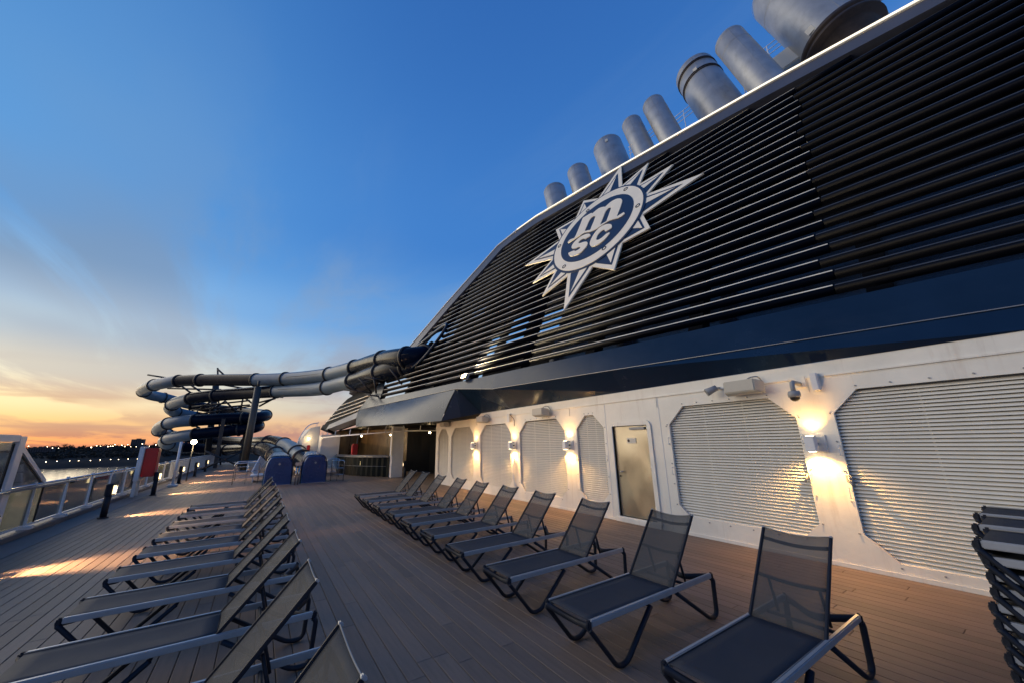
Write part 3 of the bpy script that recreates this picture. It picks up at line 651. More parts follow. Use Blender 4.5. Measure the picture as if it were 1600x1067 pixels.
for i in range(len(ug)-1):
    for j in range(len(vg)-1):
        cu, cv_ = (ug[i]+ug[i+1])/2, (vg[j]+vg[j+1])/2
        if any(a < cu < b and c < cv_ < d for a, b, c, d in GAPS): continue
        if vg[j+1] > interp(TRI, cu)+.3: continue
        w_ = -1.35
        tgt = m_ if (cv_ < 4.4 and cu < 10) else m3_
        tgt.add([FUN(ug[i], vg[j], w_), FUN(ug[i+1], vg[j], w_), FUN(ug[i+1], vg[j+1], w_), FUN(ug[i], vg[j+1], w_)], [(0, 1, 2, 3)])
m_.build('glossy_backing', GLOSS, funnel); m3_.build('dark_backing', DARK, funnel)
# pale pipework seen between the slats
for (a, b, c, d, w_) in ((-2.6, -.4, 6.6, 6.68, -.7), (-.2, 2.2, 6.3, 6.36, -.7), (-1.8, .6, 6.05, 6.2, -.8), (1.4, 2.6, 5.4, 5.5, -.8), (.2, 1.4, 5.15, 5.25, -.8), (2.8, 3.8, 5.6, 5.7, -.8), (3.0, 3.6, 5.0, 5.2, -.8), (-3.6, -1.6, 5.6, 5.7, -.7)):
    m_ = MB(); m_.tube([FUN(a, c, w_), FUN(b, d+.04, w_)], .045, 8); m_.build('inner_pipe', TRIMW, funnel)
# slide mouth rim
m_ = MB(); rim = [(21.2, 4.05), (19.6, 4.55), (18.3, 4.95), (17.6, 5.05), (17.42, 4.85), (17.55, 4.4), (18.0, 3.75), (18.6, 3.15), (19.4, 2.78), (20.4, 2.62), (21.2, 2.6)]
m_.tube(catmull([FUN(a, b, .02) for a, b in rim], 4), .085, 8, flat=(1, 1.4)); m_.build('slide_mouth_rim', NAVY, funnel)
# emblem
emb = bpy.data.objects.new('emblem', None); COL.objects.link(emb); emb.parent = funnel
EC = (7.70, 6.18)
def EW(x, y, w_): return FUN(x, y, w_+.10)
def ellp(E, k=1, n=64):
    (cx, cy), M = E; return [(cx+k*(M[0][0]*math.cos(a)+M[0][1]*math.sin(a)), cy+k*(M[1][0]*math.cos(a)+M[1][1]*math.sin(a))) for a in [2*math.pi*i/n for i in range(n)]]
ERO = (EC, [[1.90, 0], [0, 1.86]]); ERI = (EC, [[1.56, 0], [0, 1.48]])
nT = len(TIPS); ang = [math.atan2(y-EC[1], x-EC[0]) for x, y in TIPS]
def at(a, rr): return (EC[0]+rr*math.cos(a), EC[1]+rr*math.sin(a))
for i in range(nT):
    a0 = ang[i]; ap = ang[i-1]; an = ang[(i+1) % nT]
    def mid(a, b):
        d = (b-a+math.pi) % (2*math.pi)-math.pi; return a+d/2
    l_, r_ = mid(a0, ap), mid(a0, an); rv = 2.03
    tip = TIPS[i]; A, B = at(l_, rv), at(r_, rv); cin = at(a0, 1.55)
    cb = [at(l_, 1.5), A, tip, B, at(r_, 1.5)]
    pt = bpy.data.objects.new('star_point', None); 
    m_ = MB(); m_.prism(cb, 0, .05, EW, 0); 
    # navy inset
    T = Vector(tip); Cc = Vector(EC); k = .80; tin = Cc+(T-Cc)*1; d = (Cc-T).normalized(); ln = (T-Vector(at(a0, rv))).length
    T2 = T+d*min(.62, ln*.34)
    A2 = Vector(A)+(Vector(B)-Vector(A))*.14; B2 = Vector(B)+(Vector(A)-Vector(B))*.14
    A3 = Vector(at(l_, 1.6))+(Vector(at(r_, 1.6))-Vector(at(l_, 1.6)))*.14; B3 = Vector(at(r_, 1.6))-(Vector(at(r_, 1.6))-Vector(at(l_, 1.6)))*.14
    m_.prism([tuple(A3), tuple(A2), tuple(T2), tuple(B2), tuple(B3)], .051, .060, EW, 1)
    # pale half of the point
    C2 = (A2+B2)/2; T3 = T2+d*ln*.13; A4 = A2+(C2-A2)*.22
    A5 = Vector(at(l_, 1.6))+(Vector(at(a0, 1.6))-Vector(at(l_, 1.6)))*.4
    m_.prism([tuple(A5), tuple(A4), tuple(T3), tuple(C2), tuple(at(a0, 1.6))], .061, .068, EW, 0)
    m_.build('star_point', [CREAM, NAVY_E], emb)
m_ = MB(); m_.prism(ellp(ERO, 1.045), .0, .085, EW, 0); m_.build('ring_outline', NAVY_E, emb)
m_ = MB(); m_.prism(ellp(ERO, 1.0), .0855, .10, EW, 0); m_.build('ring', CREAM, emb)
m_ = MB(); m_.prism(ellp(ERI, 1.0), .1005, .108, EW, 0); m_.build('disc', NAVY_E, emb)
for x, y in BOLTS:
    m_ = MB(); c_ = EW(x, y, 0)
    m_.lathe([(.055, .1005), (.055, .112), (.085, .112), (.085, .1005)], c_, FN, 16); m_.build('ring_bolt', BLACKL, emb)
def letter(name, splines, h0, h1):
    cu = bpy.data.curves.new(name, 'CURVE'); cu.dimensions = '2D'; cu.fill_mode = 'BOTH'; cu.extrude = (h1-h0)/2
    for pts in splines:
        pts = [Vector((x, y, 0)) for x, y in pts]; sm = []
        n = len(pts)
        for i in range(n):
            a, b, c, d = pts[i-1], pts[i], pts[(i+1) % n], pts[(i+2) % n]
            sharp = (b-a).angle(c-b, 0) > 1.0
            for j in range(3):
                t_ = j/3; sm.append(.5*((2*b)+(c-a)*t_+(2*a-5*b+4*c-d)*t_*t_+(3*b-a-3*c+d)*t_**3))
        sp = cu.splines.new('POLY'); sp.points.add(len(sm)-1); sp.use_cyclic_u = True
        for q, v in zip(sp.points, sm): q.co = (v.x, v.y, 0, 1)
    tmp = bpy.data.objects.new('tmp', cu); COL.objects.link(tmp); dg = bpy.context.evaluated_depsgraph_get()
    me = bpy.data.meshes.new_from_object(tmp.evaluated_get(dg)); bpy.data.objects.remove(tmp); bpy.data.curves.remove(cu)
    for v in me.vertices: v.co = EW(v.co.x, v.co.y, v.co.z+(h0+h1)/2)
    me.materials.clear(); me.materials.append(CREAM); o = bpy.data.objects.new(name, me); COL.objects.link(o); o.parent = emb
letter('letter_m', [LM, LM1, LM2], .1085, .135); letter('letter_s', [LS], .1085, .135); letter('letter_c', [LC], .1085, .135)
for a_, b_ in (((9.2, 7.9)), ((6.3, 4.7)), ((6.2, 7.6)), ((9.3, 4.9))):
    m_ = MB(); m_.bar(EW(a_ if False else EC[0]+(a_-EC[0])*.7, EC[1]+(b_-EC[1])*.7, 0), EW(EC[0]+(a_-EC[0])*.7, EC[1]+(b_-EC[1])*.7, -.16), .06); m_.build('standoff', DARK, emb)
# flood lamp on the band
t = thing('flood_lamp', 'lit warm flood lamp on top of the navy band at the foot of the slats', 'flood lamp', tuple(FUN(12.95, 1.02, .12)))
m_ = MB(); m_.obox((0, 0, 0), FD*.17, FU*.10, FN*.07); m_.build('lamp_body', GREY, t)
m_ = MB(); m_.obox(tuple(FN*.075), FD*.14, FU*.075, FN*.004); m_.build('lamp_face', LAMP_W, t)
spot(FN*.16, FN*.12+FU*.80-FD*.9, 900, R(110), .9, (1, .80, .50), .08, 'flood_light', t)
spot(FN*.14, FN-FU*.9, 60, R(120), .8, (1, .78, .40), .08, 'flood_spill', t)

# exhaust pipes standing behind the coping
PAX = Vector((.062, .259, .964))
plabel = ['farthest small steel exhaust pipe at the front end of the funnel top', 'second small exhaust pipe from the front of the funnel', 'wide short exhaust pipe third from the front with a pale label', 'fourth exhaust pipe, slim and brownish beside the wide one',
          'slim exhaust pipe just before the banded stack', 'broad ribbed exhaust pipe with two rusty bands and a pale label', 'tall slim exhaust pipe between the banded pipe and the biggest one', 'biggest exhaust pipe with a dark rusty collar at its foot']
for i, (B, ln, rad) in enumerate(PIPES):
    B = Vector(B)
    t = thing('exhaust_pipe', 'grey '+plabel[i] if not plabel[i].startswith('grey') else plabel[i], 'exhaust pipe', tuple(B-PAX*2.5), 'exhaust pipes on the funnel')
    Lh = ln+2.5-.68*rad
    m_ = MB()
    prof = [(rad, 0), (rad, Lh*.5), (rad, Lh-.02), (rad-.01, Lh), (rad-.05, Lh), (rad-.05, Lh-1.2), (.01, Lh-1.25)]
    if i == 7: prof = [(rad*1.0, 2.1), (rad, Lh-.3), (rad*.93, Lh), (rad*.88, Lh), (rad*.88, Lh-1)]
    m_.lathe(prof, (0, 0, 0), PAX, 40); m_.build('pipe_shell', STEEL, t)
    seams = [Lh*.45] if i not in (5, 7) else []
    for h in [Lh-.35-rad*.9, Lh-.15]:
        m_ = MB(); m_.lathe([(rad+.001, h-.012), (rad+.006, h-.008), (rad+.006, h+.008), (rad+.001, h+.012)], (0, 0, 0), PAX, 40); m_.build('weld_seam', STEEL, t)
    if True:
        sa = (Vector((-1, -.35, .3))-PAX*Vector((-1, -.35, .3)).dot(PAX)).normalized()
        m_ = MB(); m_.bar(PAX*(2.5 if i == 7 else .5)+sa*rad, PAX*(Lh-.03)+sa*rad, .03, .012, up=sa); m_.build('long_weld', STEEL, t)
    if i == 5:
        for h in (Lh-.42, Lh-.52, Lh-1.20, Lh-1.32):
            m_ = MB(); m_.lathe([(rad, h-.03), (rad+.035, h-.025), (rad+.035, h+.025), (rad, h+.03)], (0, 0, 0), PAX, 40); m_.build('band', RUST, t)
    if i == 7:
        m_ = MB(); m_.lathe([(rad, 2.45), (rad+.10, 2.43), (rad+.10, 2.27), (rad+.02, 2.25), (rad+.02, 2.15), (rad+.09, 2.13), (rad+.09, 2.0), (rad*.85, 1.95), (rad*.85, 0)], (0, 0, 0), PAX, 40); m_.build('rusty_collar', RUST, t)
    # pale labels
    to = (Vector((0, 0, 1.85))-B); to = (to-PAX*to.dot(PAX)).normalized(); sdv = PAX.cross(to).normalized()
    labs = {2: [(.55, .1)], 5: [(1.1, .1)], 7: [(Lh-2.75, -.25), (1.0, .15)]}.get(i, [])
    for h, off in labs:
        c_ = PAX*(Lh-h)+(to*math.cos(off)+sdv*math.sin(off))*(rad+.03); s_ = .09 if i < 7 else .13
        m_ = MB(); m_.obox(c_, sdv*s_, PAX*s_*1.2, to*.006); m_.build('label_plate', TAPE, t)
# casing top between the pipes, guard rails and small plant
for i, (gp, lab) in enumerate((((19.3, 11.7, 20.6), 'far'), ((19.4, 9.1, 20.2), 'middle'), ((20.2, 4.6, 20.9), 'near'))):
    t = thing('stack_guard_rail', 'thin pale guard rail behind the %s exhaust pipes' % lab, 'railing', gp, 'guard rails on the funnel top')
    m_ = MB()
    for h in (.75, 1.05, 1.35): m_.tube([Vector((0, -1.5, h)), Vector((0, 1.5, h+.02))], .022, 6)
    m_.build('rail', WHITE3, t); m_ = MB()
    for yy in (-1.4, 0, 1.4): m_.tube([(0, yy, -.6), (0, yy, 1.36)], .025, 6)
    m_.build('rail_posts', WHITE3, t)
t = thing('casing_vent', 'pale boxy vent between the tallest exhaust pipes', 'vent', (17.3, 3.4, 17.3))
m_ = MB(); m_.obox((0, 0, .3), Vector((.5, 0, 0)), Vector((0, .45, 0)), Vector((.05, .1, .5))); m_.build('vent_body', TAPE, t, bevel=.04)
m_ = MB(); m_.obox((0, .75, .1), Vector((.4, 0, 0)), Vector((0, .3, 0)), Vector((.0, .1, .35))); m_.build('vent_duct', GREY, t, bevel=.04)
t = thing('mast_support', 'white mast support of posts and braces behind the biggest exhaust pipe', 'mast support', (17.9, .3, 16.4))
m_ = MB(); m_.bar((0, 0, -1), (0, .6, 4), .35, .3); m_.bar((0, -1.2, -1), (0, -.6, 4), .16, .16); m_.bar((0, -1.4, 1.0), (0, 1.0, 2.2), .12, .12); m_.bar((0, -1.4, 2.6), (0, 1.0, 1.2), .1, .1); m_.build('frame_bars', WHITE3, t)
m_ = MB(); a_ = FUN(-6, 7.0, -.4); b_ = FUN(13.5, 9.3, -.4)
m_.add([a_, b_, b_-FN*4, a_-FN*4], [(0, 1, 2, 3)]); m_.build('casing_top', DARK, funnel)

# ------------------------------------------------------------------ loungers
def sheet(mb, P, nu, nv, th=.004, mi=0):
    vs = []
    for s_ in (0, 1):
        for j in range(nv+1):
            for i in range(nu+1):
                q, nrm = P(i/nu, j/nv); vs.append(Vector(q)-Vector(nrm)*th*s_)
    K = (nu+1)*(nv+1); fs = []
    for j in range(nv):
        for i in range(nu):
            a = j*(nu+1)+i; fs.append((a, a+1, a+nu+2, a+nu+1)); fs.append((K+a, K+a+nu+1, K+a+nu+2, K+a+1))
    mb.add(vs, fs, mi, True)
    rim_ = [j*(nu+1) for j in range(nv+1)]+[nv*(nu+1)+i for i in range(1, nu+1)]+[j*(nu+1)+nu for j in range(nv-1, -1, -1)]+[i for i in range(nu-1, 0, -1)]
    o = len(mb.v)-len(vs)
    for i in range(len(rim_)):
        a, b = rim_[i], rim_[(i+1) % len(rim_)]; mb.f.append((o+a, o+b, o+K+b, o+K+a)); mb.m.append(mi); mb.sm.append(False)
BX, BZ, TX, TZ = 1.17, .405, 1.69, 1.015
LW = .565
bd = Vector((TX-BX, 0, TZ-BZ)); bl = bd.length; bdn = bd.normalized(); bnn = Vector((-bdn.z, 0, bdn.x))
def make_lounger(label, flat=False):
    t = thing('sun_lounger', label, 'sun lounger', (0, 0, 0))
    for y in (.016, LW-.016):
        m_ = MB(); m_.box((.026, y-.017, .370), (1.86, y+.017, .420)); m_.build('side_rail', ALU, t, bevel=.007)
        MB().box((-.012, y-.021, .340), (.030, y+.021, .423)).build('corner_cap', FRAME, t, bevel=.012); MB().box((1.855, y-.021, .335), (1.893, y+.021, .423)).build('corner_cap', FRAME, t, bevel=.012)
    for y in (.010, LW-.010):
        m_ = MB(); m_.tube(round_path([(.0, y, .362), (.02, y, .345), (.30, y, .022), (.42, y, .022), (.80, y, .35)], .10, 5), .020, 8, flat=(1.25, 1)); m_.build('front_leg', FRAME, t)
        m_ = MB(); m_.tube(round_path([(1.872, y, .365), (1.89, y, .34), (1.872, y, .022), (1.74, y, .022), (1.22, y, .36)], .09, 5), .020, 8, flat=(1.25, 1)); m_.build('rear_leg', FRAME, t)
    m_ = MB(); m_.tube(catmull([(.0, .01, .385), (.03, .10, .36), (.07, LW/2, .33), (.03, LW-.10, .36), (.0, LW-.01, .385)], 5), .021, 8, flat=(1, 1.3)); m_.build('foot_crossbar', FRAME, t)
    m_ = MB(); m_.tube(catmull([(1.875, .01, .385), (1.84, .10, .37), (1.74, LW/2, .35), (1.84, LW-.10, .37), (1.875, LW-.01, .385)], 5), .021, 8, flat=(1, 1.4)); m_.build('head_crossbar', FRAME, t)
    m_ = MB(); m_.tube([(1.47, .03, .375), (1.47, LW-.03, .375)], .014, 8); m_.tube([(.80, .03, .35), (.80, LW-.03, .35)], .013, 8); m_.build('under_crossbars', FRAME, t)
    m_ = MB(); sheet(m_, lambda a, b: ((.025+(BX-.02)*a, .034+(LW-.068)*b, .412-.014*math.sin(math.pi*b)*math.sin(math.pi*a)**.5), (0, 0, 1)), 10, 6); m_.build('seat_sling', SLING, t)
    m_ = MB()
    for y in (.034, LW-.034): m_.tube([(.02, y, .4165), (BX-.01, y, .4165)], .0035, 5)
    m_.build('seat_piping', PIPING, t)
    if flat:
        m_ = MB(); sheet(m_, lambda a, b: ((BX+.01+.66*a, .04+(LW-.08)*b, .425-.006*math.sin(math.pi*b)), (0, 0, 1)), 8, 4); m_.build('back_sling', SLING, t)
        return t
    B = Vector((BX, 0, BZ))
    def bp(a, b): # a along, b across
        bow = .028*math.sin(math.pi*b)*(.3+.7*a)
        top = -.018*math.sin(math.pi*b)*(1 if a > .97 else 0)
        return B+bdn*(bl*a+top)+Vector((0, .026+(LW-.052)*b, 0))-bnn*bow
    m_ = MB(); sheet(m_, lambda a, b: (bp(a, b), bnn), 12, 8, .003); m_.build('back_sling', SLINGB, t)
    for y in (.026, LW-.026):
        m_ = MB(); m_.bar(B+Vector((0, y, 0))-bdn*.02-bnn*.004, B+bdn*(bl-.005)+Vector((0, y, 0))-bnn*.004, .022, .026, up=bnn); m_.build('back_side_rail', FRAME, t, bevel=.005)
        m_ = MB(); m_.bar(B+bdn*(bl-.006)+Vector((0, y, 0))-bnn*.004, B+bdn*(bl+.008)+Vector((0, y, 0))-bnn*.004, .024, .028, up=bnn); m_.build('end_cap', ALU, t, bevel=.004)
    m_ = MB(); m_.tube([bp(1.0, k/8)+bnn*.003 for k in range(9)], .0045, 6); m_.build('top_piping', PIPING, t)
    for a in (.88, .46):
        m_ = MB(); m_.tube(catmull([bp(a, 0)-bnn*.012, bp(a, .25)-bnn*.030, bp(a, .5)-bnn*.038, bp(a, .75)-bnn*.030, bp(a, 1)-bnn*.012], 4), .015, 8); m_.build('back_crossbar', FRAME, t)
    for y in (.10, LW-.10):
        q = B+bdn*bl*.46+Vector((0, y, 0))-bnn*.05
        m_ = MB(); m_.tube([q, (1.52, y, .385)], .012, 8); m_.build('prop_strut', FRAME, t)
    return t
ordn = ['nearest', 'second', 'third', 'fourth', 'fifth', 'sixth', 'seventh', 'eighth', 'ninth', 'tenth and farthest']
proto = make_lounger('x')
RY = [1.33, 2.56, 3.78, 4.95, 6.08, 7.20, 8.32, 9.52, 10.76, 11.92]
LY = [1.68, 2.92, 4.15, 5.37, 6.57, 7.72, 8.85, 10.05, 11.40, 12.66]
rx = random.Random(5)
for i, y in enumerate(RY):
    o = proto if i == 0 else copy_tree(proto)
    o.location = ([2.42, 2.42, 2.44, 2.46, 2.49, 2.5, 2.52, 2.53, 2.56, 2.58][i], y, 0); o.rotation_euler.z = R(rx.uniform(-.8, .8))
    o['group'] = 'sun loungers in the right row along the white wall'
    o['label'] = ['nearest lounger of the right row, its see-through back in front of the big louvre', 'second lounger from the camera in the right row along the wall', 'third lounger from the camera in the right row, its back against the steel door', 'fourth lounger from the camera in the right row along the wall', 'fifth lounger from the camera in the right row along the wall', 'sixth lounger from the camera in the right row along the wall', 'seventh lounger from the camera in the right row along the wall', 'eighth lounger from the camera in the right row along the wall', 'ninth lounger in the right row, one before the far end', 'farthest lounger of the right row, nearest the bar pillar'][i]
for i, y in enumerate(LY):
    o = copy_tree(proto); o.location = (-1.27+rx.uniform(-.015, .015), y, 0); o.rotation_euler.z = R(rx.uniform(-.8, .8)); o['group'] = 'sun loungers in the left row by the railing'
    o['label'] = ['nearest lounger of the left row, only its back corner showing at the bottom edge', 'second lounger of the left row, its raised olive grey back reaching the bottom edge', 'third lounger of the left row, seat cut by the bottom left corner', 'fourth lounger from the camera in the left row by the railing', 'fifth lounger from the camera in the left row by the railing', 'sixth lounger from the camera in the left row by the railing', 'seventh lounger from the camera in the left row by the railing', 'eighth lounger from the camera in the left row by the railing', 'ninth lounger in the left row, one before the far end', 'farthest lounger of the left row, in front of the blue slide exit'][i]
fl = make_lounger('y', True)
first = True
for s_, (sx, sy, n, nm) in enumerate(((4.05, .55, 9, 'nearest'), (4.72, .62, 9, 'middle'), (5.36, .66, 9, 'farthest'))):
    for k in range(n):
        o = fl if first else copy_tree(fl); first = False
        o.rotation_euler.z = R(-90); o.location = (sx+rx.uniform(-.008, .008), sy+rx.uniform(-.02, .02), k*.092)
        o['group'] = 'flat loungers stacked in three piles at the right edge'
        o['label'] = ('topmost flat lounger of the %s stack at the right edge' % nm) if k == n-1 else ('flat lounger number %s from the bottom of the %s stack at the right edge' % (['one', 'two', 'three', 'four', 'five', 'six', 'seven', 'eight', 'nine', 'ten'][k], nm))

# ------------------------------------------------------------------ railing on the left
RX = -4.35
rail = thing('guard_rail', 'long white guard rail with tinted glass along the left deck edge', 'railing', (RX, 0, 0))
m_ = MB(); m_.tube([(0, 8, 1.09), (0, 61, 1.09)], .032, 10); m_.build('top_rail', CHROME, rail)
m_ = MB(); m_.tube([(.10, 8, 1.05), (.10, 16.1, 1.05)], .035, 10); m_.tube(round_path([(.10, 16.1, 1.05), (.10, 16.2, 1.05), (.02, 16.3, .98)], .05, 3), .035, 10); m_.build('near_grab_rail', CHROME, rail)
post = MB(); post.prism([(-.05, .0), (.05, 0), (.03, 1.06), (-.03, 1.06)], -.02, .02, lambda a, b, h: (a, h, b+.10)); post = post.build('post', WHITE3, rail); post.location = (0, 8.4, 0)
foot = MB().box((-.07, -.10, .11), (.16, .10, .18)).build('post_foot', WHITE3, rail, bevel=.01); foot.location = (0, 8.4, 0)
pane = MB().box((-.006, .06, .22), (.006, 1.84, 1.0)).build('glass_pane', GLASS, rail); pane.location = (0, 8.4, 0)
sill = MB().box((-.03, .05, .17), (.03, 1.85, .21)).build('pane_sill', WHITE3, rail); sill.location = (0, 8.4, 0)
head = MB().box((-.012, .30, 1.0), (.012, 1.60, 1.05)).build('pane_head', WHITE3, rail); head.location = (0, 8.4, 0)
for k in range(1, 28):
    y = 8.4+1.9*k
    inst(post, 'post', rail, (0, y, 0)); inst(foot, 'post_foot', rail, (0, y, 0))
    if k < 27: inst(pane, 'glass_pane', rail, (0, y, 0)); inst(sill, 'pane_sill', rail, (0, y, 0)); inst(head, 'pane_head', rail, (0, y, 0))
for k in range(12, 28):
    for q in (.47, .95, 1.42): inst(post, 'post', rail, (0, 8.4+1.9*k+q, 0))
# tall framed glass screen
ws = thing('glass_windscreen', 'tall white framed glass screen at the left edge with a slanted brace', 'windscreen', (RX, 12.9, 0))
MB().box((-.05, -.28, .1), (.06, .0, 2.18)).build('end_post', WHITE3, ws, bevel=.01)
MB().box((-.05, -4.2, 2.06), (.06, -.28, 2.20)).build('head_rail', WHITE3, ws, bevel=.01)
MB().box((-.008, -4.2, .25), (.008, -.30, 2.05)).build('glass_pane', GLASS, ws)
m_ = MB(); m_.bar((0, -.02, 1.95), (0, 1.62, 1.12), .07, .10); m_.build('slanted_brace', WHITE3, ws)
m_ = MB(); m_.bar((.01, -.34, 2.02), (.01, -.34, .22), .02, .035); m_.bar((.01, .03, 1.82), (.01, 1.52, 1.08), .02, .03); m_.bar((.01, 1.66, 1.06), (.01, 1.66, .18), .02, .03); m_.build('black_gasket', RUBBER, ws)
m_ = MB(); m_.prism([(.03, .2), (1.64, .2), (1.64, 1.08), (.03, 1.86)], -.006, .006, lambda a, b, h: (h, a, b)); m_.build('side_glass', GLASS, ws)

# deck bollards with a lit slit
def bollard(x, y, rz, label, power, pos_light=True):
    t = thing('bollard_lamp', label, 'bollard lamp', (x, y, 0), 'low bollard lamps', rz)
    MB().tube([(0, 0, 0), (0, 0, .60)], .075, 16).build('bollard_post', FRAME, t)
    MB().tube([(0, 0, 0), (0, 0, .03)], .12, 16).build('bollard_foot', FRAME, t)
    # head: open towards +x
    m_ = MB(); seg = 20; a0 = R(40)
    ang_ = [a0+(2*math.pi-2*a0)*k/seg for k in range(seg+1)]
    vs = [(rr*math.cos(a), rr*math.sin(a), z) for rr in (.095, .085) for z in (.60, .88) for a in ang_]; K = seg+1
    fs = []
    for k in range(seg): fs += [(k, k+1, K+k+1, K+k), (2*K+k, 3*K+k, 3*K+k+1, 2*K+k+1)]
    m_.add(vs, fs, 0, True); m_.lathe([(0, .60), (.095, .60)], (0, 0, 0), (0, 0, 1), 20); m_.lathe([(.10, .88), (.10, .91), (0, .93)], (0, 0, 0), (0, 0, 1), 20); m_.lathe([(0, .879), (.10, .879)], (0, 0, 0), (0, 0, 1), 20)
    m_.build('bollard_head', FRAME, t)
    m_ = MB(); m_.box((-.01, -.022, .66), (.01, .022, .86)); m_.build('bollard_lens', SLIT, t)
    if power:
        l = bpy.data.lights.new('bollard_light', 'SPOT'); l.energy = power; l.shadow_soft_size = .02; l.color = (1, .60, .30); l.spot_size = R(120); l.spot_blend = .3
        o = bpy.data.objects.new('bollard_light', l); COL.objects.link(o); o.parent = t; o.location = (.03, 0, .76); o.rotation_euler = Vector((1, 0, -.32)).to_track_quat('-Z', 'Y').to_euler()
        # side shields narrow the beam to a fan
        m_ = MB()
        for sg in (-1, 1): m_.add([(.035, sg*.022, .60), (.14, sg*.046, .60), (.14, sg*.046, .88), (.035, sg*.022, .88)], [(0, 1, 2, 3)])
        m_.add([(.035, -.022, .60), (.14, -.04, .60), (.14, .04, .60), (.035, .022, .60)], [(0, 1, 2, 3)])
        m_.build('beam_shield', FRAME, t)
        MB().box((.06, -.060, .64), (.135, -.053, .87)).build('lit_side_slit', SLIT, t)
    return t
bn_ = ['at the left frame edge, mostly hidden', 'black with a bright slit beside the glass rail', 'under the red cabinet', 'beyond the red cabinet by the far railing', 'near the slide column', 'at the far end of the railing']
for k in range(6):
    bollard(-3.42, 9.75+6.05*k, R(4), 'low lamp bollard '+bn_[k], 520)
bollard(6.99, 21.45, R(-160), 'low lamp bollard at the foot of the white bar pillar', 25)
bollard(5.45, 24.9, R(-150), 'low lamp bollard in front of the dark bar counter', 20)

# white post, red cabinet
t = thing('lamp_post', 'slim white post standing on the deck left of the red cabinet', 'post', (-3.42, 26.1, 0)); t['label'] = 'slim white post standing beside the railing right of the red cabinet'
MB().tube([(0, 0, 0), (0, 0, 2.2)], .055, 12).build('post_shaft', WHITE3, t); MB().box((-.2, -.2, 0), (.2, .2, .12)).build('post_base', WHITE3, t, bevel=.03)
t = thing('dock_lamp', 'bright warm lamp glowing under the lowest slide loop', 'lamp', (-3.3, 29.5, 0))
MB().tube([(0, 0, 0), (0, 0, 2.1)], .03, 8).build('lamp_stem', TRUSS, t)
MB().lathe([(0, .15), (.11, .10), (.15, 0), (.11, -.10), (0, -.13)], (0, 0, 2.22), (0, 0, 1), 16).build('lamp_globe', LAMP_S, t)
pl = bpy.data.lights.new('dock_light', 'POINT'); pl.energy = 120; pl.color = (1, .72, .35); pl.shadow_soft_size = .12; po = bpy.data.objects.new('dock_light', pl); COL.objects.link(po); po.parent = t; po.location = (.25, -.2, 2.3)
t = thing('lifebuoy_cabinet', 'red upright safety cabinet with white side on the railing', 'cabinet', (-3.75, 21.9, 0))
MB().box((-.18, -.20, .76), (.24, .35, 1.90)).build('cabinet_body', RED, t, bevel=.03)
MB().box((-.34, -.30, .60), (-.185, .45, 1.97)).build('side_panel', WHITE3, t, bevel=.02)
MB().box((-.32, -.25, 0), (-.22, -.15, .6)).build('leg', WHITE3, t); MB().box((-.32, .32, 0), (-.22, .42, .6)).build('leg', WHITE3, t)

# ------------------------------------------------------------------ water slides
def slide(path, name, label, spec, rad=.56):
    t = thing(name, label, 'water slide', (0, 0, 0))
    pts = catmull(path, 6); n = len(pts); i = 0
    step = 9
    while i < n-1:
        j = min(n-1, i+step); ctrl = (i+.5)/6
        for a, b in spec:
            for q in (round(a*6), round(b*6)):
                if i < q < j+3: j = min(q, n-1)
        light = any(a <= ctrl < b for a, b in spec)
        m_ = MB(); m_.tube(pts[i:j+1], rad, 20, cap=False); m_.build('tube_section', TUBEL if light else TUBED, t)
        T_ = (pts[min(i+1, n-1)]-pts[max(i-1, 0)]).normalized()
        m_ = MB(); m_.lathe([(rad, -.07), (rad+.09, -.06), (rad+.09, .06), (rad, .07)], pts[i], T_, 24); m_.build('flange_ring', TRUSS, t)
        i = j
    m_ = MB(); m_.tube([p+Vector((-.0, 0, 0))+Vector((-.40, -.40, .05)).normalized()*(rad+.01) for p in pts[:55]], .025, 5); m_.build('side_seam', TRUSS, t)
    return t
slide(PATH_A, 'upper_water_slide', 'upper tube slide leaving the funnel mouth and winding down in dark and pale sections', [(6.2, 10), (12.4, 18), (24.2, 28), (33.8, 36)])
slide(PATH_B, 'lower_water_slide', 'lower tube slide coming from under the funnel, looping beneath the upper one', [(6.1, 9.2), (11.8, 15.6), (21.6, 25.5)])
tw = thing('slide_tower', 'dark steel masts and braces holding up the looping slides', 'support tower', (0, 0, 0))
MB().tube([(-4.6, 54.8, -1), (-4.85, 51.4, 8.6)], .30, 10).build('rear_mast', TRUSS, tw)
for a, b in BARS: MB().tube([a, b], .09 if Vector(a).length > 30 else .055, 6).build('brace', TRUSS, tw)
m_ = MB(); MB().box((-3.4, 46, 0), (-3.1, 46.4, 4.6)).build('mid_mast', TRUSS, tw); MB().box((-1.6, 49, 0), (-1.2, 49.4, 4)).build('mid_mast', TRUSS, tw)
for a, b in (((-4, 44, 0), (-1, 44, 1.6)), ((-4, 44, 1.6), (-1, 44, 0)), ((-2.5, 48, 1.2), (1, 48, 2.4)), ((-2.5, 48, 2.4), (1, 48, 1.2)), ((-5.5, 50, 5.3), (-1, 49, 6.2)), ((-5.5, 50, 6.2), (-1, 49, 5.3))): MB().tube([a, b], .08, 6).build('cross_brace', TRUSS, tw)
co = thing('slide_column', 'thick olive grey column in front of the slide loops', 'column', (-.83, 37, 0))
MB().tube([(0, 0, 0), (.12, 0, 6.7)], .25, 16).build('column_shaft', COLM, co); MB().tube([(0, 0, 0), (0, 0, .05)], .42, 16).build('column_foot', TRUSS, co); MB().tube([(.12, 0, 6.7), (.13, 0, 7.2)], .1, 8).build('column_head', TRUSS, co)

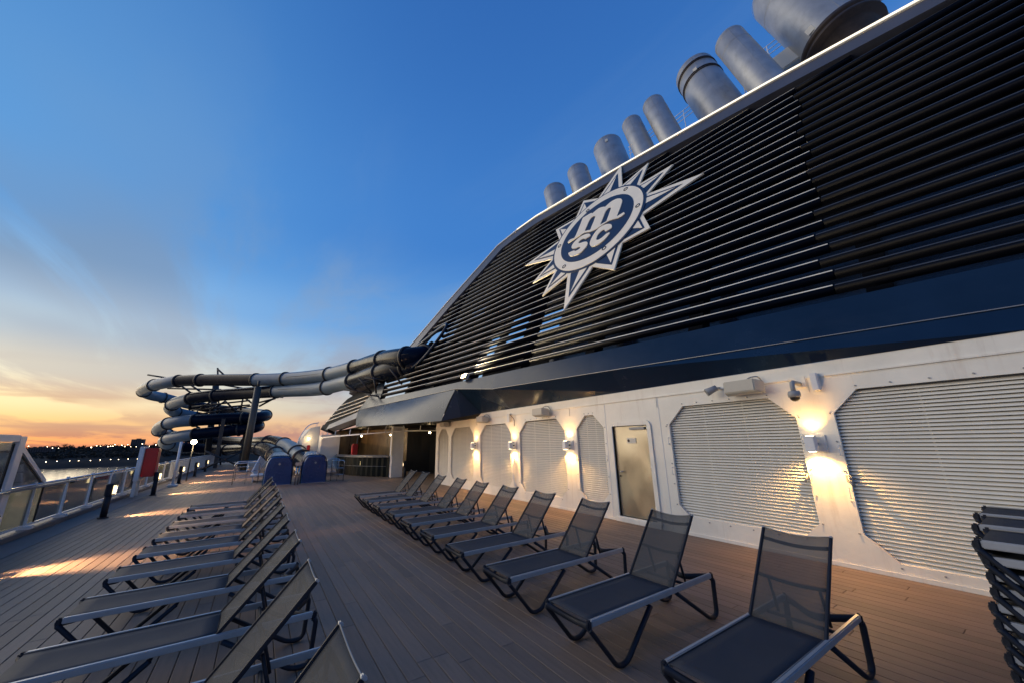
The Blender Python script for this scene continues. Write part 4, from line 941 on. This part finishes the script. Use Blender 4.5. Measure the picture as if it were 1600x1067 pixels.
# slide exit pods
def pod(x0, x1, label):
    t = thing('slide_exit_pod', label, 'slide exit', ((x0+x1)/2, 22.6, 0), 'blue slide exit housings')
    hw = (x1-x0)/2; N_ = 9; rings = []
    m_ = MB(); vs = []; nr = 7; ns = 18
    def ring(y, k, zt):
        out = []
        for i in range(ns+1):
            a = math.pi*i/ns; c_, s2 = math.cos(a), math.sin(a)
            ex = .45; xx = hw*k*math.copysign(abs(c_)**ex, c_); zz = zt*abs(s2)**ex
            out.append((xx, y, zz))
        return out
    rg = [ring(-.02, .80, 1.20), ring(-.10, .97, 1.34), ring(.1, 1.0, 1.38), ring(.9, 1.0, 1.42), ring(1.7, .95, 1.5), ring(2.1, .8, 1.55)]
    rg[0] = ring(-.14, .93, 1.30)
    for q in rg: vs += q
    K = ns+1; fs = [(j*K+i, j*K+i+1, (j+1)*K+i+1, (j+1)*K+i) for j in range(len(rg)-1) for i in range(ns)]
    m_.add(vs, fs, 0, True); m_.add(rg[0], [tuple(range(K))]); m_.build('pod_shell', POD, t)
    m_ = MB(); m_.tube([(0, -.15, 1.0), (0, -.18, 1.0)], .05, 12); m_.build('pod_plate', GREY, t)
    m_ = MB(); m_.tube([(p[0]*1.0, p[1]-.01, p[2]) for p in ring(.05, 1.01, 1.395)], .022, 6); m_.build('pod_flange', NAVY, t)
    m_ = MB(); m_.box((-hw-.05, -.22, 0), (hw+.05, -.1, .03)); m_.build('pod_foot_strip', CHROME, t)
    return t
pod(.36, 1.56, 'left blue fibreglass slide exit housing with rounded top')
pod(1.98, 3.14, 'right blue fibreglass slide exit housing with rounded top')

def hoop_rail(x0, y0, x1, y1, label, bars=2, h=1.05, n=2):
    t = thing('hoop_rail', label, 'railing', (x0, y0, 0)); dx, dy = x1-x0, y1-y0
    m_ = MB(); m_.tube(round_path([(0, 0, 0), (0, 0, h), (dx, dy, h), (dx, dy, 0)], .12, 4), .024, 8); m_.build('hoop', CHROME, t)
    m_ = MB()
    for k in range(bars): z = h*(k+1)/(bars+1.2); m_.tube([(0, 0, z), (dx, dy, z)], .014, 6)
    for k in range(1, n): m_.tube([(dx*k/n, dy*k/n, 0), (dx*k/n, dy*k/n, h)], .014, 6)
    m_.build('mid_bars', CHROME, t); return t
hoop_rail(-.92, 24.6, .15, 24.6, 'stainless hoop rail left of the blue slide housings', 2)
hoop_rail(-.95, 27.6, .2, 27.6, 'stainless hoop rail behind the left one, nearer the column', 3)
hoop_rail(3.45, 23.1, 4.0, 22.6, 'stainless hoop rail right of the blue slide housings')
hoop_rail(3.55, 25.6, 4.2, 25.3, 'stainless hoop rail behind, before the bar counter')
t = thing('control_post', 'slim steel twin post between the two blue slide housings', 'post', (1.76, 22.1, 0))
MB().tube([(-.06, 0, 0), (-.06, 0, .95)], .03, 8).build('post_tube', CHROME, t); MB().tube([(.06, 0, 0), (.06, 0, .95)], .03, 8).build('post_tube', CHROME, t); MB().box((-.14, -.05, .9), (.14, .06, 1.06)).build('post_head', CHROME, t, bevel=.02)
t = thing('white_bench', 'white slatted lounger standing left of the blue housing', 'lounger', (-.1, 26, 0))
MB().box((-.1, -.6, .3), (.5, .9, .38)).build('bench_seat', WHITE3, t, bevel=.02)
m_ = MB(); m_.bar((.05, .5, .38), (.35, .9, 1.2), .06, .5); m_.build('bench_back', WHITE3, t); MB().box((0, -.5, 0), (.05, .8, .3)).build('bench_leg', WHITE3, t)

# ------------------------------------------------------------------ bar area under the overhang
pilr = thing('white_pillar', 'square white pillar carrying the navy overhang by the bar', 'pillar', (6.82, 22.4, 0))
MB().box((-.33, 0, 0), (.33, .5, 2.86)).build('pillar_shaft', WHITE3, pilr, bevel=.01)
MB().box((-.40, -.05, 1.2), (-.335, .02, 2.75)).build('light_strip', TRIMW, pilr)
barc = thing('pool_bar', 'dark pool bar with corrugated curved front and pale counter edge', 'bar counter', (0, 0, 0))
cur = [(6.45, 22.75), (5.6, 24.2), (4.95, 26.1), (4.75, 28.6), (4.9, 32)]
cc_ = [Vector((a, b, 0)) for a, b in cur]; cc_ = catmull(cc_, 8)
m_ = MB(); m2_ = MB(); vs = []
for i, p in enumerate(cc_):
    T_ = (cc_[min(i+1, len(cc_)-1)]-cc_[max(i-1, 0)]).normalized(); nr_ = Vector((-T_.y, T_.x, 0))*-1
    k = .025 if i % 2 else -.02
    vs += [p+nr_*k+Vector((0, 0, .02)), p+nr_*k+Vector((0, 0, 1.1))]
m_.add(vs, [(2*i, 2*i+2, 2*i+3, 2*i+1) for i in range(len(cc_)-1)]); m_.build('corrugated_front', BARFRONT, barc)
m_ = MB()
for i in range(len(cc_)-1): m_.bar(cc_[i]+Vector((0, 0, 1.14)), cc_[i+1]+Vector((0, 0, 1.14)), .30, .05)
m_.build('counter_top', TRIM, barc)
m_ = MB(); m_.tube([p+Vector((-.10, -.1, 1.22)) for p in cc_], .022, 6)
for h in (.62,): m_.tube([p+Vector((-.22, -.2, h)) for p in cc_], .009, 5)
m_.build('counter_rails', TRIM, barc)
inn = thing('bar_back_wall', 'dark bar interior with gold brown curved glass panels', 'wall', (0, 0, 0))
for i in range(8):
    a = Vector((10.0-i*.66, 24.2+i*1.15, 0)); b = Vector((10.0-(i+1)*.66, 24.2+(i+1)*1.15, 0))
    m_ = MB(); m_.add([a, b, b+Vector((0, 0, 2.94)), a+Vector((0, 0, 2.94))], [(0, 1, 2, 3)]); m_.build('wall_panel', WOODG if i > 1 else DARK, inn)
m_ = MB(); m_.box((9.6, 17.8, 0), (9.7, 24.5, 2.9)); m_.build('dark_partition', DARK, inn)
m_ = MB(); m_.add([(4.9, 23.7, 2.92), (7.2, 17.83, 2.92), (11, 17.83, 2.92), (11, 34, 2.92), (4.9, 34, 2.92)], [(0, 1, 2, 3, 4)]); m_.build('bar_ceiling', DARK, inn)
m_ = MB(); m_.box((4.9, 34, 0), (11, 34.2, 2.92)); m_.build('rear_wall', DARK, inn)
fas = thing('awning_rail', 'white rail with short stanchions under the navy overhang', 'rail', (0, 0, 0))
rp = [Vector((8.95, 21.9, 2.60)), Vector((6.95, 22.1, 2.58)), Vector((5.2, 23.2, 2.47)), Vector((3.9, 26.2, 2.40)), Vector((3.6, 30, 2.38))]
rpc = catmull(rp, 6)
m_ = MB()
for a, b in zip(rpc, rpc[1:]): m_.bar(a, b, .05, .07)
m_.build('rail_bar', WHITE3, fas)
for p in rpc[::3]: MB().bar(p, p+Vector((.04, 0, .34)), .04, .04).build('stanchion', WHITE3, fas)
t = thing('red_box', 'bright red extinguisher box behind the bar counter', 'fire box', (4.42, 22.9, 0)); t.location = (5.2, 26.4, 0)
MB().box((-.17, -.2, 1.22), (.17, .2, 1.92)).build('box_body', RED, t, bevel=.05)
MB().tube([(.2, .3, 0), (.2, .3, 2.5)], .04, 8).build('box_pole', TRUSS, t)
for i, (x, y) in enumerate(((7.2, 25.5), (5.9, 28.0), (8.0, 20.5))):
    t = thing('pendant_lamp', ['small pendant lamp over the pool bar counter', 'small pendant lamp farther along the pool bar', 'small pendant lamp right of the white pillar'][i], 'lamp', (x, y, 2.45), 'pendant lamps in the bar')
    MB().tube([(0, 0, 0), (0, 0, .46)], .01, 5).build('lamp_cord', RUBBER, t)
    MB().lathe([(0, .04), (.05, .02), (.06, -.03), (0, -.06)], (0, 0, 0), (0, 0, 1), 10).build('lamp_globe', LAMP_W, t)
    pl = bpy.data.lights.new('pendant_light', 'POINT'); pl.energy = 7; pl.color = (1, .70, .36); pl.shadow_soft_size = .06; po = bpy.data.objects.new('pendant_light', pl); COL.objects.link(po); po.parent = t; po.location = (0, 0, -.15)
# white deckhouse beyond the bar
dhs = thing('white_deckhouse', 'small white deckhouse with rounded front beyond the bar', 'deckhouse', (0, 0, 0))
m_ = MB(); m_.prism([(3.62, 0), (4.85, 0), (4.85, 2.6), (3.62, 2.6)], 30, 31.5, lambda a, b, h: (a, h, b)); m_.build('screen_wall', WHITE, dhs, bevel=.03)
m_ = MB(); m_.prism([(2.55, 0), (3.7, 0), (3.7, 3.3), (3.05, 3.15), (2.62, 2.5)], 32, 36, lambda a, b, h: (a, h, b)); m_.build('rounded_wall', WHITE, dhs, bevel=.04)
MB().box((2.95, 31.8, 1.3), (3.15, 31.98, 1.9)).build('red_hydrant_box', RED, dhs, bevel=.02)
m_ = MB(); m_.tube(catmull([(2.3, 32.5, 2.0), (2.7, 33.5, 2.9), (3.2, 34.5, 3.5), (3.9, 35, 3.7)], 5), .035, 6)
for k in range(5): m_.tube([(2.35+.35*k, 32.6+.55*k, 1.2+.4*k), (2.35+.35*k, 32.6+.55*k, 2.05+.4*k)], .02, 5)
m_.build('stair_rail', WHITE3, dhs)
t = thing('deckhouse_lamp', 'small lit lamp on the white deckhouse wall', 'lamp', (2.98, 31.75, 2.35))
MB().lathe([(0, .08), (.07, .04), (.08, 0), (0, -.06)], (0, 0, 0), (0, 0, 1), 12).build('lamp_globe', LAMP_W, t)
pl = bpy.data.lights.new('deckhouse_light', 'POINT'); pl.energy = 1.5; pl.color = (1, .80, .5); pl.shadow_soft_size = .08; po = bpy.data.objects.new('deckhouse_light', pl); COL.objects.link(po); po.parent = t; po.location = (0, -.25, 0)
# dark louvred fairing in front of the band
fr_ = thing('louvred_fairing', 'dark pointed fairing with four pale edged slats ahead of the funnel', 'fairing', (0, 0, 0))
m_ = MB(); m_.prism([(24.3, .78), (24.6, 2.6), (28.8, 2.35), (30.4, 2.1), (31.7, 1.45), (33.1, .05), (30.8, -.1), (25.3, .40)], -.9, -.12, FUN); m_.build('fairing_body', DARK, fr_)
m_ = MB(); m_.prism([(24.9, .62), (31.0, -.02), (31.2, -.42), (25.2, .10)], -.5, -.02, FUN); m_.build('fairing_sill', TRIM, fr_)
for (a, b), (c, d) in (((24.45, 1.75), (30.9, 1.55)), ((24.6, 1.42), (31.7, 1.15)), ((24.9, 1.10), (32.3, .72)), ((25.1, .80), (32.8, .33))):
    m_ = MB(); m_.bar(FUN(a, b, -.06), FUN(c, d, -.06), .05, .05, up=FU); m_.build('fairing_slat', TRIMW, fr_)
m_ = MB(); m_.prism([(33.1, .1), (33.1, -.3), (30.6, -.55), (30.6, -.1)], -.6, -.05, FUN); m_.build('fairing_tip', DARK, fr_)

# ------------------------------------------------------------------ water, far shore
water = struct(MB().add([(-9000, -2000, -45), (9000, -2000, -45), (9000, 16000, -45), (-9000, 16000, -45)], [(0, 1, 2, 3)]).build('water', WATER))
rs = random.Random(11)
m_ = MB(); xs = [-3000+60*i for i in range(90)]
sec = [(1630, -45.5), (1640, -38), (1655, -27), (1690, -18), (1780, -4), (1900, 6), (2300, 12), (4200, 16)]
vs = []
for x in xs:
    for k, (y, z) in enumerate(sec):
        vs.append((x, y-(x*.03 if k < 7 else 0)+rs.uniform(-6, 6), z+(rs.uniform(-1.5, 1.5) if k else 0)+(math.sin(x*.004)*2 if k > 3 else 0)))
n = len(sec); m_.add(vs, [(i*n+j, i*n+j+1, (i+1)*n+j+1, (i+1)*n+j) for i in range(len(xs)-1) for j in range(n-1)], 0, True)
land = struct(m_.build('far_bank', LAND))
# wooded slope: clumps of leafy facets
m_ = MB()
def clump(x, y, z, s_, h):
    k = rs.randint(9, 13)
    for _ in range(k):
        a = rs.uniform(0, 6.28); rr = s_*math.sqrt(rs.random())*.6; px, py, pz = x+rr*math.cos(a), y+rr*math.sin(a), z+h*(.35+.6*rs.random()); q = s_*rs.uniform(.18, .4)
        pv = [Vector((px+q*rs.uniform(-1, 1), py+q*rs.uniform(-1, 1), pz+q*rs.uniform(-1, 1))) for _ in range(4)]
        m_.add(pv, [(0, 1, 2), (0, 2, 3), (0, 3, 1), (1, 3, 2)])
for i in range(8000):
    x = rs.uniform(-2600, 1500); k = rs.random()
    y = 1672+k*260-x*.03; z = -25+k*30
    clump(x, y, z, rs.uniform(9, 17), rs.uniform(10, 19))
wood = m_.build('far_wood', TREEF); wood['kind'] = 'stuff'
shore = MB()
far_trees = [(-505, 1760, 26), (-492, 1765, 21), (-466, 1770, 19), (-400, 1770, 20), (-352, 1770, 19), (-300, 1770, 24), (40, 1750, 20), (80, 1750, 22)]
for i, (x, y, h) in enumerate(far_trees):
    t = thing('bare_tree', ['tall bare tree at the left of the far skyline', 'bare tree right beside the tall left one on the far skyline', 'third small bare tree on the far skyline', 'bare tree above the shore lights left of the slide', 'bare tree left of the flat building on the far shore', 'pointed bare tree right of the flat building on the far shore', 'far tree seen right of the slide column', 'far tree nearest the white deckhouse on the skyline'][i], 'tree', (x, y, 2), 'skyline trees on the far shore')
    MB().tube([(0, 0, 0), (0, 0, h*.8)], [.6, .2], 6).build('trunk', TREEF, t)
    q = MB()
    for _ in range(60):
        a = rs.uniform(0, 6.28); e = rs.uniform(.35, 1.0); l0 = h*rs.uniform(.25, .7)
        p0 = Vector((0, 0, l0)); p1 = p0+Vector((math.cos(a)*math.cos(e), math.sin(a)*math.cos(e), math.sin(e)))*h*rs.uniform(.25, .42); q.bar(p0, p1, .3, .3)
    q.build('crown', TREEF, t)
wsrc = None
for i, (x, y, wd_, dp, h, fl_, lab) in enumerate([(-347, 1790, 32, 20, 36, 8, 'flat roofed dark block on the far shore skyline'), (-560, 1800, 46, 18, 14, 3, 'low far building above the glass screen'), (-430, 1800, 40, 15, 13, 3, 'low far building left of the slide'), (-250, 1820, 44, 16, 14, 3, 'low far building behind the slide loops'), (20, 1800, 38, 16, 13, 3, 'low far building right of the slide column')]):
    t = thing('far_building', lab, 'building', (x, y, 0), 'buildings on the far shore')
    MB().box((-wd_/2, -dp/2, 0), (wd_/2, dp/2, h)).build('building_block', BLDG, t)
    MB().box((-wd_/6, -dp/4, h), (wd_/6, dp/4, h+2.5)).build('roof_house', BLDG, t)
    nw = int(wd_/5)
    for a in range(nw):
        for b in range(fl_):
            if wsrc is None: wsrc = MB().box((0, -.15, 0), (2.2, -.02, 2)).build('window', DARK, t); q = wsrc
            else: q = inst(wsrc, 'window', t)
            q.location = (-wd_/2+2+a*5, -dp/2, 3+b*(h-4)/fl_)
lampm = MB().lathe([(0, 1.1), (.8, .8), (1.15, 0), (.8, -.8), (0, -1.1)], (0, 0, 0), (0, 0, 1), 10)
src_l = None; idx = 0; cnt = {'upper road': 1, 'waterside path': 1}
def shore_lamp(x, y, z, s_, where):
    global src_l, idx
    t = thing('shore_lamp', 'far shore street light on the %s, number %d from the left' % (where, cnt[where]), 'street light', (x, y, z), 'street lights on the far shore, '+where); cnt[where] += 1
    if src_l is None: src_l = lampm.build('lamp_globe', LAMP_S, t); src_l.scale = (s_,)*3
    else: q = inst(src_l, 'lamp_globe', t); q.scale = (s_,)*3
    MB().tube([(0, 0, -6), (0, 0, -.6)], .2, 5).build('lamp_pole', TRUSS, t)
for x in sorted([-523, -512, -500, -432, -421, -412, -396, -390, -385, -381, -365, -358, -352, -344, -331, -318, -300, -285, -268]+[-560, -590, -620, 12, 30, 60, 84, 92]):
    shore_lamp(x, 1686-x*.03, 5+rs.uniform(0, 9)+6, rs.uniform(.45, .9), 'upper road')
for x in range(-500, -300, 21):
    shore_lamp(x+rs.uniform(-3, 3), 1640-x*.03, -26+rs.uniform(-.6, .6), rs.uniform(.4, .65), 'waterside path')
